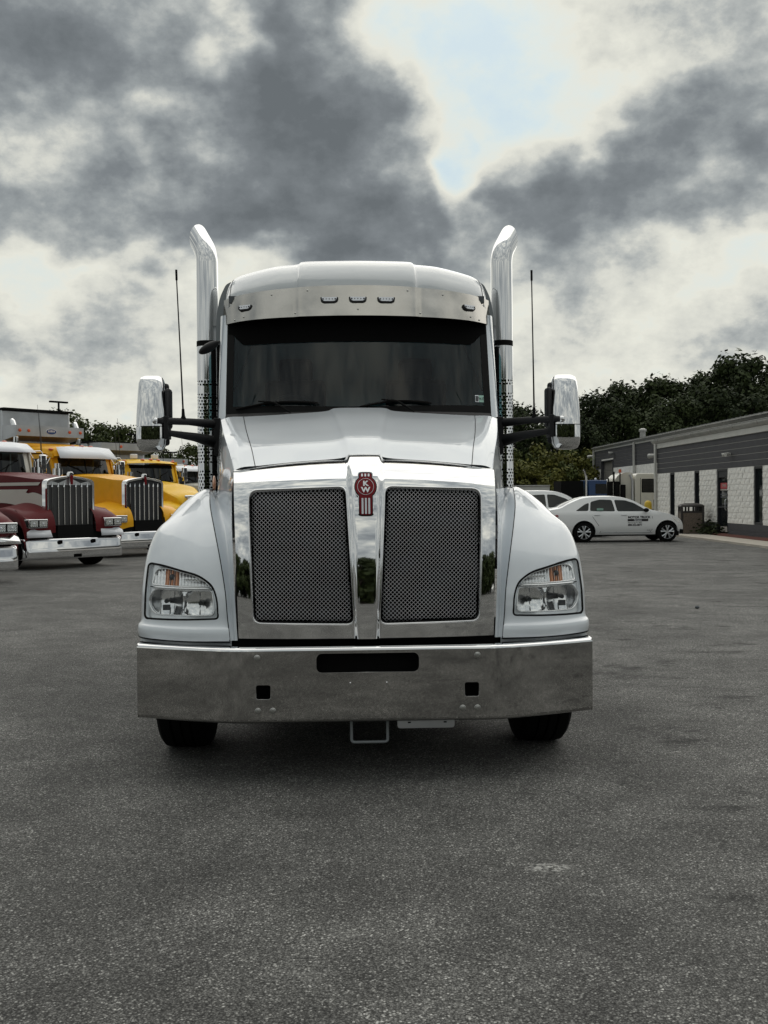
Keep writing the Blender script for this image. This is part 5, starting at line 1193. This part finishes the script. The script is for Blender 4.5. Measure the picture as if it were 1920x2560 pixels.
# ------------------------------------------------------------------ buildings
M['block_white'] = mat('white_painted_block', (.80, .79, .75), .9, noise_amt=.16, noise_scale=5, bump=.03, bump_scale=9)
M['block_dark'] = mat('grey_painted_block', (.055, .056, .062), .8, noise_amt=.12, noise_scale=4, bump=.003, bump_scale=30)
M['mortar'] = mat('mortar', (.22, .21, .20), .95)
M['mortar_white'] = mat('painted_mortar', (.56, .55, .51), .95)
M['trim_white'] = mat('white_trim_metal', (.52, .52, .49), .5, noise_amt=.08, noise_scale=2)
M['gutter'] = mat('gutter_metal', (.40, .40, .38), .45, .2, noise_amt=.15, noise_scale=3)
M['roof_metal'] = mat('roof_metal', (.24, .24, .23), .5, .4, noise_amt=.15, noise_scale=2)
M['door_roller'] = mat('roller_door', (.20, .19, .175), .6)
M['win_glass'] = mat('window_glass', (.012, .016, .018), .04, spec=.8)
M['frame_dark'] = mat('bronze_frame', (.010, .012, .016), .5)
M['sign_red'] = mat('sign_red', (.42, .05, .06), .5)
M['paper'] = mat('notice_paper', (.45, .42, .38), .8)
def wallrot(A, B): d = Vector((A[0]-B[0], A[1]-B[1])); return atan2(d.y, d.x)
B_, A_ = (11.90, 45.5), (12.28, 33.25)
OFF = thing('office_building', 'low office building with white rough block wall and narrow dark windows', 'building', (B_[0], B_[1], 0), wallrot(A_, B_))
LEN = 27.0; OPEN = [(1.9,2.55,.50,2.44),(5.0,5.6,.50,2.44),(7.5,8.6,.02,2.44),(11.0,11.75,.50,2.44),(14.6,15.3,.5,2.44),(18.2,18.9,.5,2.44)]
m = MB(); xs_ = [0]+[v for o in OPEN for v in o[:2]]+[LEN]
for i in range(0, len(xs_), 2): m.b2((xs_[i]+.002, .06, 0), (xs_[i+1]-.002, .25, 2.44))
for o in OPEN:
    if o[2] > .1: m.b2((o[0], .06, 0), (o[1], .25, o[2]))
m.b2((0, .06, 2.44), (LEN, .25, 3.60)); m.b2((.02, .25, 0), (.25, 6.0, 3.6)); m.build('wall', 'mortar_white', OFF)
rngb = random.Random(5); BL = []
for k in range(4):
    bw_, bh_ = .3975, .191; P = {}
    vs = [(-bw_/2+bw_*i/5, -.014-rngb.uniform(0, .024)*(1 if (0 < i < 5 and 0 < j < 3) else .9), -bh_/2+bh_*j/3) for j in range(4) for i in range(6)]
    vs += [(x, .07, z) for x, y, z in (vs[0], vs[5], vs[23], vs[18])]
    fs = [(j*6+i, j*6+i+1, (j+1)*6+i+1, (j+1)*6+i) for j in range(3) for i in range(5)]+[(0, 24, 25, 5), (18, 23, 26, 27), (0, 18, 27, 24), (5, 25, 26, 23)]
    o = MB().add(vs, fs).build('block', 'block_white', OFF, ang=25); BL.append(o)
used = set(); nb = 0
for r_ in range(10):
    z = .50+.097+r_*.194; x = .01+(.2 if r_ % 2 else 0)
    if r_ % 2: cells = [(0.01, .21)]
    else: cells = []
    while x < 13.0: cells.append((x, min(x+.4, 13.2))); x += .4
    for (a, b) in cells:
        segs = [(a, b)]
        for o in OPEN:
            ns = []
            for (p, q) in segs:
                if q <= o[0] or p >= o[1]: ns.append((p, q)); continue
                if p < o[0]: ns.append((p, o[0]))
                if q > o[1]: ns.append((o[1], q))
            segs = ns
        for (p, q) in segs:
            if q-p < .03: continue
            k = rngb.randrange(4); src = BL[k]
            if k in used: c = src.copy(); COL.objects.link(c)
            else: c = src; used.add(k)
            c.location = ((p+q)/2, .05, z); c.scale = ((q-p-.0025)/.3975, 1, 1) ; nb += 1
m = MB(); m.b2((13.2, .02, .5), (LEN, .06, 2.44)); m.build('far_block_face', 'block_white', OFF)
for r_ in range(5):
    z0 = 2.44+r_*.2185; x = 0.0; MB().b2((0, .048, z0+.008), (LEN, .062, z0+.2105)).build('grey_course', 'block_dark', OFF, bevel=.004)
for r_ in range(2):
    for (a, b) in ((0, 7.45), (8.65, LEN)): MB().b2((a, .01 if r_ == 0 else .02, r_*.25+.004), (b, .06, r_*.25+.246)).build('grey_course', 'block_dark', OFF, bevel=.004)
m = MB(); m.b2((0, .0, 3.535), (LEN, .05, 3.735)); m.build('fascia', 'trim_white', OFF, bevel=.004)
def gutter(L0, L1, z, parent, d=.13, h=.16):
    prof = [(.0,z),(-.02,z),(-.045,z+.02),(-.06,z+.05),(-.11,z+.08),(-d,z+.12),(-d,z+h),(-d+.015,z+h),(-d+.015,z+h-.03),(0,z+h-.03)]
    m = MB(); k = len(prof); x = L0; vs = [(L0, y, zz) for y, zz in prof]+[(L1, y, zz) for y, zz in prof]
    m.add(vs, [(i, i+1, k+i+1, k+i) for i in range(k-1)]+[tuple(range(k))[::-1], tuple(range(k, 2*k))]); m.build('gutter', 'gutter', parent, ang=40)
    for i in range(int((L1-L0)/2.2)): MB().b2((L0+1+i*2.2, -d-.004, z+.06), (L0+1.05+i*2.2, -d+.01, z+h+.004)).build('gutter_strap', 'mortar', parent)
gutter(-.35, LEN, 3.745, OFF)
m = MB(); m.add([(-.3, -.02, 3.90), (LEN, -.02, 3.90), (LEN, 2.6, 4.32), (-.3, 2.6, 4.32)], [(0, 1, 2, 3)]); m.build('roof', 'roof_metal', OFF, sol=.02)
for i in range(56): 
    x = -.25+i*.48; MB().add([(x, -.02, 3.903), (x+.02, -.02, 3.903), (x+.02, -.02, 3.955), (x, -.02, 3.955), (x, 2.58, 4.32), (x+.02, 2.58, 4.32), (x+.02, 2.58, 4.372), (x, 2.58, 4.372)], [(0,1,2,3),(0,4,5,1),(1,5,6,2),(2,6,7,3),(3,7,4,0)]).build('roof_seam', 'roof_metal', OFF)
    if i < 55: MB().b2((x+.05, .25, 3.96), (x+.45, .27, 4.02)).build('snow_guard', 'gutter', OFF)
m = MB(); m.b2((-.02, -.09, 0), (.14, -.002, 3.74)); m.build('downpipe', 'trim_white', OFF, bevel=.02)
for i, o in enumerate(OPEN):
    w = bpy.data.objects.new('door' if i == 2 else 'window', None); COL.objects.link(w); w.parent = OFF
    a, b, z0, z1 = o; zt = z1 if i != 2 else 2.16
    m = MB(); m.b2((a+.002, .04, z0), (a+.09, .16, z1-.002)); m.b2((b-.09, .04, z0), (b-.002, .16, z1-.002)); m.b2((a+.09, .04, z1-.09), (b-.09, .16, z1-.002)); m.b2((a+.09, .04, z0), (b-.09, .16, z0+.08))
    if i == 2: m.b2((a+.09, .06, 2.12), (b-.09, .15, z1-.09)); m.b2((a+.09, .05, 1.02), (b-.09, .12, 1.08))
    m.build('frame', 'frame_dark', w, bevel=.006)
    MB().b2((a+.09, .115, z0+.08), (b-.09, .125, zt-.09)).build('pane', 'win_glass', w)
    if i == 2:
        o_ = MB().b2((a+.2, .098, 1.72), (b-.2, .113, 1.93)).build('open_sign', 'sign_red', w); MB().b2((a+.2, .096, 1.66), (b-.2, .113, 1.70)).build('sign_strip', 'paper', w)
        text('OPEN', .15, 'paper', o_, ((a+b)/2, .094, 1.825), (R(90), 0, 0))
        MB().b2((a+.2, .099, 1.50), (b-.2, .113, 1.545)).build('notice', 'gray', w); MB().b2((a+.2, .099, 1.40), (b-.2, .113, 1.44)).build('notice', 'gray', w)
        for k in range(3): MB().b2((a+.16+k*.24, .098, .17), (a+.36+k*.24, .113, .36)).build('notice', 'paper', w)
        MB().tube([(b-.16, .03, .95), (b-.16, -.01, 1.0), (b-.16, -.01, 1.3), (b-.16, .03, 1.35)], .012, 6).build('door_handle', 'silver', w)
FL = bpy.data.objects.new('flood_light', None); COL.objects.link(FL); FL.parent = OFF; FL.location = (8.9, .02, 2.93)
m = MB(); m.cyl((0, 0, 0), (0, -.07, 0), .05, n=12)
for s in (-1, 1): m.tube([(0, -.06, 0), (s*.10, -.12, 0)], .015, 6)
m.build('light_base', 'trim_white', FL)
for s in (-1, 1): MB().cyl((s*.10, -.10, .02), (s*.16, -.24, -.03), .04, .07, n=14).build('light_head', 'trim_white', FL)
CM = MB(); CM.cyl((-.02, -.02, 3.25), (-.30, -.22, 3.22), .07, .11, n=16); CM.cyl((0, 0, 3.25), (-.02, -.02, 3.25), .05, n=12); CM.build('corner_light', 'gutter', OFF)
# far workshop
C_, D_ = (14.32, 70.8), (14.75, 56.4)
WK = thing('workshop_building', 'long workshop building further back with grey band, roller door and roof vent', 'building', (C_[0], C_[1], 0), wallrot(D_, C_))
WL = 50.0
m = MB(); m.b2((0, .05, 0), (1.9, .3, 3.26)); m.b2((5.0, .05, 0), (WL, .3, 3.26)); m.b2((1.9, .05, 3.77), (5.0, .3, 3.9)); m.b2((0, .3, 0), (.3, 14, 4.5)); m.build('wall', 'block_white', WK)
m = MB(); m.b2((0, .06, 3.26), (1.9, .3, 4.5)); m.b2((5.0, .06, 3.26), (WL, .3, 4.5)); m.b2((1.9, .06, 3.9), (5, .3, 4.5)); m.build('wall_core', 'mortar', WK)
for r_ in range(6):
    z0 = 3.26+r_*.205
    for (a, b) in (((0, 1.9), (5.0, WL)) if z0 < 3.7 else ((0, WL),)): MB().b2((a, .045, z0+.010), (b, .062, z0+.195)).build('grey_course', 'block_dark', WK, bevel=.004)
RD = bpy.data.objects.new('roller_door', None); COL.objects.link(RD); RD.parent = WK
for r_ in range(6): MB().b2((1.95, .22, r_*.625+.01), (4.95, .27, r_*.625+.615)).build('door_panel', 'door_roller', RD, bevel=.01)
m = MB(); m.b2((1.88, .0, 0), (1.96, .2, 3.8)); m.b2((4.94, .0, 0), (5.02, .2, 3.8)); m.b2((1.96, .0, 3.74), (4.94, .2, 3.8)); m.build('door_frame', 'block_dark', RD)
m = MB(); m.b2((-.1, 0, 4.49), (WL, .06, 4.60)); m.build('fascia', 'trim_white', WK); gutter(-.25, WL, 4.58, WK, .16, .16)
m = MB(); m.add([(-.3, -.03, 4.745), (WL, -.03, 4.745), (WL, 8, 5.35), (-.3, 8, 5.35)], [(0, 1, 2, 3)]); m.build('roof', 'roof_metal', WK, sol=.02)
for i in range(100):
    x = -.25+i*.5; MB().add([(x, -.03, 4.748), (x+.03, -.03, 4.748), (x+.03, -.03, 4.81), (x, -.03, 4.81), (x, 7.9, 5.345), (x+.03, 7.9, 5.345), (x+.03, 7.9, 5.41), (x, 7.9, 5.41)], [(0,1,2,3),(0,4,5,1),(1,5,6,2),(2,6,7,3),(3,7,4,0)]).build('roof_seam', 'roof_metal', WK)
m = MB(); m.b2((-.05, -.10, 0), (.12, -.01, 4.6)); m.build('downpipe', 'trim_white', WK); m = MB(); m.b2((10.1, -.10, 0), (10.28, -.01, 4.6)); m.build('downpipe', 'trim_white', WK)
MB().cyl((5.2, -.02, 4.2), (5.15, -.28, 4.15), .08, .13, n=12).build('wall_light', 'gutter', WK); MB().cyl((-.1, -.02, 4.2), (-.5, -.28, 4.15), .08, .13, n=12).build('wall_light', 'gutter', WK)
m = MB(); m.cyl((7.6, 1.2, 4.7), (7.6, 1.2, 5.42), .17, n=20); m.cyl((7.6, 1.2, 5.38), (7.6, 1.2, 5.50), .23, n=20); m.cyl((7.6, 1.2, 5.50), (7.6, 1.2, 5.58), .23, .08, n=20); m.build('roof_vent', 'gutter', WK)
# ------------------------------------------------------------------ litter bin
M['aggregate'] = mat('pebble_panel', (.13, .105, .085), .95, noise_amt=.6, noise_scale=45, bump=.01, bump_scale=50)
M['bin_brown'] = mat('bin_brown', (.022, .018, .016), .55)
BN = thing('litter_bin', 'brown litter bin with pebble panels and domed top standing by the office wall', 'bin', (11.45, 38.8, .0), R(-8))
h = .42
for a in range(4):
    q = Matrix.Rotation(a*pi/2, 4, 'Z'); MB().b2((-h+.07, -h+.015, .08), (h-.07, -h+.05, .84)).move(q).build('side_panel', 'aggregate', BN)
    MB().b2((-h, -h, .03), (-h+.08, -h+.08, 1.08)).move(q).build('corner_post', 'bin_brown', BN, bevel=.02)
m = MB(); m.b2((-h+.02, -h+.03, .02), (h-.02, h-.03, .09)); m.b2((-h+.01, -h+.01, .84), (h-.01, -h+.06, .90)); m.b2((-h+.01, h-.06, .84), (h-.01, h-.01, .90)); m.b2((-h+.01, -h+.06, .84), (-h+.06, h-.06, .90)); m.b2((h-.06, -h+.06, .84), (h-.01, h-.06, .90)); m.build('bin_frame', 'bin_brown', BN)
m = MB(); m.add([(-h-.02,-h-.02,1.06),(h+.02,-h-.02,1.06),(h+.02,h+.02,1.06),(-h-.02,h+.02,1.06),(-h+.02,-h+.02,1.14),(h-.02,-h+.02,1.14),(h-.02,h-.02,1.14),(-h+.02,h-.02,1.14),(-.2,-.2,1.20),(.2,-.2,1.20),(.2,.2,1.20),(-.2,.2,1.20)], [(0,1,5,4),(1,2,6,5),(2,3,7,6),(3,0,4,7),(4,5,9,8),(5,6,10,9),(6,7,11,10),(7,4,8,11),(8,9,10,11),(3,2,1,0)]); m.build('bin_lid', 'bin_brown', BN, bevel=.03)
for a in range(4):
    q = Matrix.Rotation(a*pi/2, 4, 'Z')
    for x in (-.14, .14): MB().b2((x-.03, -h+.02, .90), (x+.03, -h+.06, 1.06)).move(q).build('lid_bar', 'bin_brown', BN)
# yellow bollard
M['bollard_yellow'] = mat('bollard_yellow', (.62, .42, .03), .5)
m = MB(); m.revolve([(0,.13),(1.0,.13),(1.08,.12),(1.13,.09),(1.16,.04),(1.165,0)], (0, 0, 0), 'Z', 20); bo = m.build('bollard', 'bollard_yellow'); bo.location = (PX(1620, 40.5), 40.5, 0); bo.scale = (1.1, 1.1, 1.12); tag(bo, 'yellow steel bollard behind the bonnet of the white saloon', 'bollard')
# weedy plant by the door
rg = random.Random(9); m = MB(); vs = []; fs = []
for i in range(900):
    c = Vector((rg.gauss(0, .22), rg.gauss(0, .55), abs(rg.gauss(0, .2)))); n = Vector((rg.uniform(-1, 1), rg.uniform(-1, 1), rg.uniform(-1, 1))).normalized(); u = n.cross(Vector((0, 0, 1))).normalized(); w = n.cross(u); s_ = rg.uniform(.03, .09); b = len(vs); vs += [c-u*s_, c+w*s_*.5, c+u*s_, c-w*s_*.5]; fs.append((b, b+1, b+2, b+3))
PLT = thing('weedy_plant', 'low dark weedy plant growing in the mulch beside the office door', 'plant', (11.85, 38.4, .08))
MB().add(vs, fs).build('leaves', 'leaf_dark', PLT, ang=None, fixn=False)
m = MB()
for i in range(14): a = rg.uniform(0, 6.28); q = rg.uniform(.1, .5); m.tube([(0, (i-7)*.12, 0), (q*.4*cos(a), (i-7)*.12+q*.3*sin(a), q*.6), (q*.7*cos(a), (i-7)*.12+q*.6*sin(a), q)], .008, 4)
m.build('stems', 'bark', PLT)
# ------------------------------------------------------------------ cream truck beside the office corner
CT = thing('work_truck', 'cream cab over truck with black tanks and orange beacon behind the office corner', 'truck', (PX(1622, 47.5), 47.5, 0), 0)
m = MB(); side_ = rpoly([(-.62,.85),(.95,.85),(.98,1.6),(.86,2.35),(.60,2.50),(-.55,2.52),(-.62,2.3)], [.05,.1,.2,.2,.1,.12,.1], 4); m.prism(side_, 'XZ', 0, 2.3); CTb = m.build('cab_body', 'cream_paint', CT, bevel=.05)
m = MB(); m.prism(rpoly([(-.30,1.66),(.22,1.66),(.42,1.50),(.62,1.50),(.60,2.15),(.52,2.22),(-.30,2.22)], .05, 3), 'XZ', -.012, -.004); m.build('side_window', 'glass_dark', CT)
MB().prism(rpoly([(-.33,1.63),(.24,1.63),(.42,1.46),(.66,1.46),(.64,2.19),(.54,2.26),(-.33,2.26)], .05, 3), 'XZ', -.003, .01).build('window_surround', 'soft', CT)
MB().prism(rpoly([(.22,1.0),(.55,1.0),(.55,1.32),(.22,1.32)], .03, 3), 'XZ', -.01, .01).build('side_vent', 'soft', CT)
MB().prism([(-.25,1.42),(-.15,1.52),(-.08,1.40),(-.18,1.34)], 'XZ', -.01, 0).build('door_emblem', 'stripe', CT)
m = MB(); m.tube([(-.38, -.01, .95), (-.38, -.01, 2.3)], .010, 4); m.build('door_gap', 'seam', CT)
m = MB(); m.prism(rpoly([(-1.45,.85),(-.66,.85),(-.66,2.55),(-1.0,2.58),(-1.35,2.45),(-1.50,2.2)], [.03,.03,.15,.2,.2,.2], 4), 'XZ', .25, 2.0); m.build('hopper', 'cream_paint', CT)
m = MB(); m.tube([(-.72, .1, .9), (-.72, .1, 2.2), (-.85, .1, 2.48)], .06, 12); m.build('exhaust_pipe', 'silver', CT)
m = MB(); 
for x in (-1.75, -1.45): m.cyl((x, .1, 1.35), (x, .1, 2.15), .14, n=14)
m.b2((-2.05, 0, .8), (-1.1, .3, 1.3)); m.b2((-1.62, 0, 2.1), (-1.55, .1, 2.6)); m.b2((-1.85, 0, 2.1), (-1.80, .1, 2.3)); m.b2((-1.25, 0, 1.3), (-1.05, .2, 2.0)); m.build('black_tanks', 'soft', CT, bevel=.02)
m = MB(); m.cyl((-1.30, .05, 2.55), (-1.30, .05, 2.70), .07, .06, 12); m.build('beacon', 'orange', CT); MB().cyl((-1.30, .05, 2.0), (-1.30, .05, 2.55), .03, n=8).build('beacon_post', 'soft', CT)
for x in (-1.7, .25): 
    mb = MB(); mb.revolve([(-.14,.3),(-.14,.4),(-.11,.48),(.11,.48),(.14,.4),(.14,.3),(.08,.2),(.08,0)], (x, .2, .48), 'Y', 30); mb.build('wheel', 'rubber', CT)
m = MB(); m.b2((-3.2, .3, .6), (.9, 2.0, .85)); m.build('chassis', 'soft', CT)
# blue truck and shed
BT = thing('blue_truck', 'blue truck cab with one chrome stack far behind the white saloon', 'truck', (PX(1503, 62), 62, 0), R(4))
m = MB(); m.prism(rpoly([(-.75,.9),(2.0,.9),(2.05,1.45),(.95,1.65),(.65,2.28),(.45,2.42),(-.75,2.45)], [.05,.1,.15,.1,.15,.1,.08], 4), 'XZ', 0, 2.1); m.build('cab_body', 'blue', BT, bevel=.05)
MB().prism(rpoly([(-.35,1.62),(.75,1.62),(.50,2.20),(-.35,2.22)], .05, 3), 'XZ', -.012, -.002).build('side_window', 'glass_dark', BT)
m = MB(); m.tube([(-.92, -.02, .9), (-.92, -.02, 2.6), (-1.0, -.02, 2.95), (-1.1, -.02, 3.05)], .07, 12); m.build('exhaust_stack', 'chrome', BT)
m = MB(); m.b2((-2.4, .1, .7), (-1.05, 2.0, 2.4)); m.b2((-2.4, .3, .5), (2.0, 1.8, .9)); m.build('headache_rack', 'soft', BT)
MB().sphere((-.2, .5, 2.5), .08, 10, 6).build('roof_lamp', 'led', BT); MB().sphere((.5, .5, 2.42), .07, 10, 6).build('roof_lamp', 'led', BT)
for x in (-1.7, 1.3): mb = MB(); mb.revolve([(-.14,.3),(-.14,.4),(-.11,.48),(.11,.48),(.14,.4),(.14,.3),(.08,.2),(.08,0)], (x, .1, .48), 'Y', 24); mb.build('wheel', 'rubber', BT)
SH_ = thing('small_trailer', 'pale grey box trailer roof showing above the white estate car', 'trailer', (PX(1325, 56), 56, 0), R(-4))
m = MB(); m.b2((-1.0, 0, .5), (1.05, 4.0, 2.05)); m.build('trailer_box', 'trim_white', SH_, bevel=.03)
m = MB(); m.add([(-1.05, -.05, 2.04), (1.08, -.05, 2.04), (1.45, 4.0, 1.95), (1.08, -.05, 2.10), (-1.05, -.05, 2.10), (-1.05, 4.05, 2.10), (1.08, 4.05, 2.10)], [(0, 1, 3, 4), (4, 3, 6, 5)]); m.build('trailer_roof', 'gutter', SH_, sol=.03)
for y in (1.6, 2.4): mb = MB(); mb.revolve([(-.1,.2),(-.1,.3),(.1,.3),(.1,.2),(.05,0)], (0, y, .30), 'X', 20); mb.v = [(v[0]-.9, v[1], v[2]) for v in mb.v]; mb.build('wheel', 'rubber', SH_)
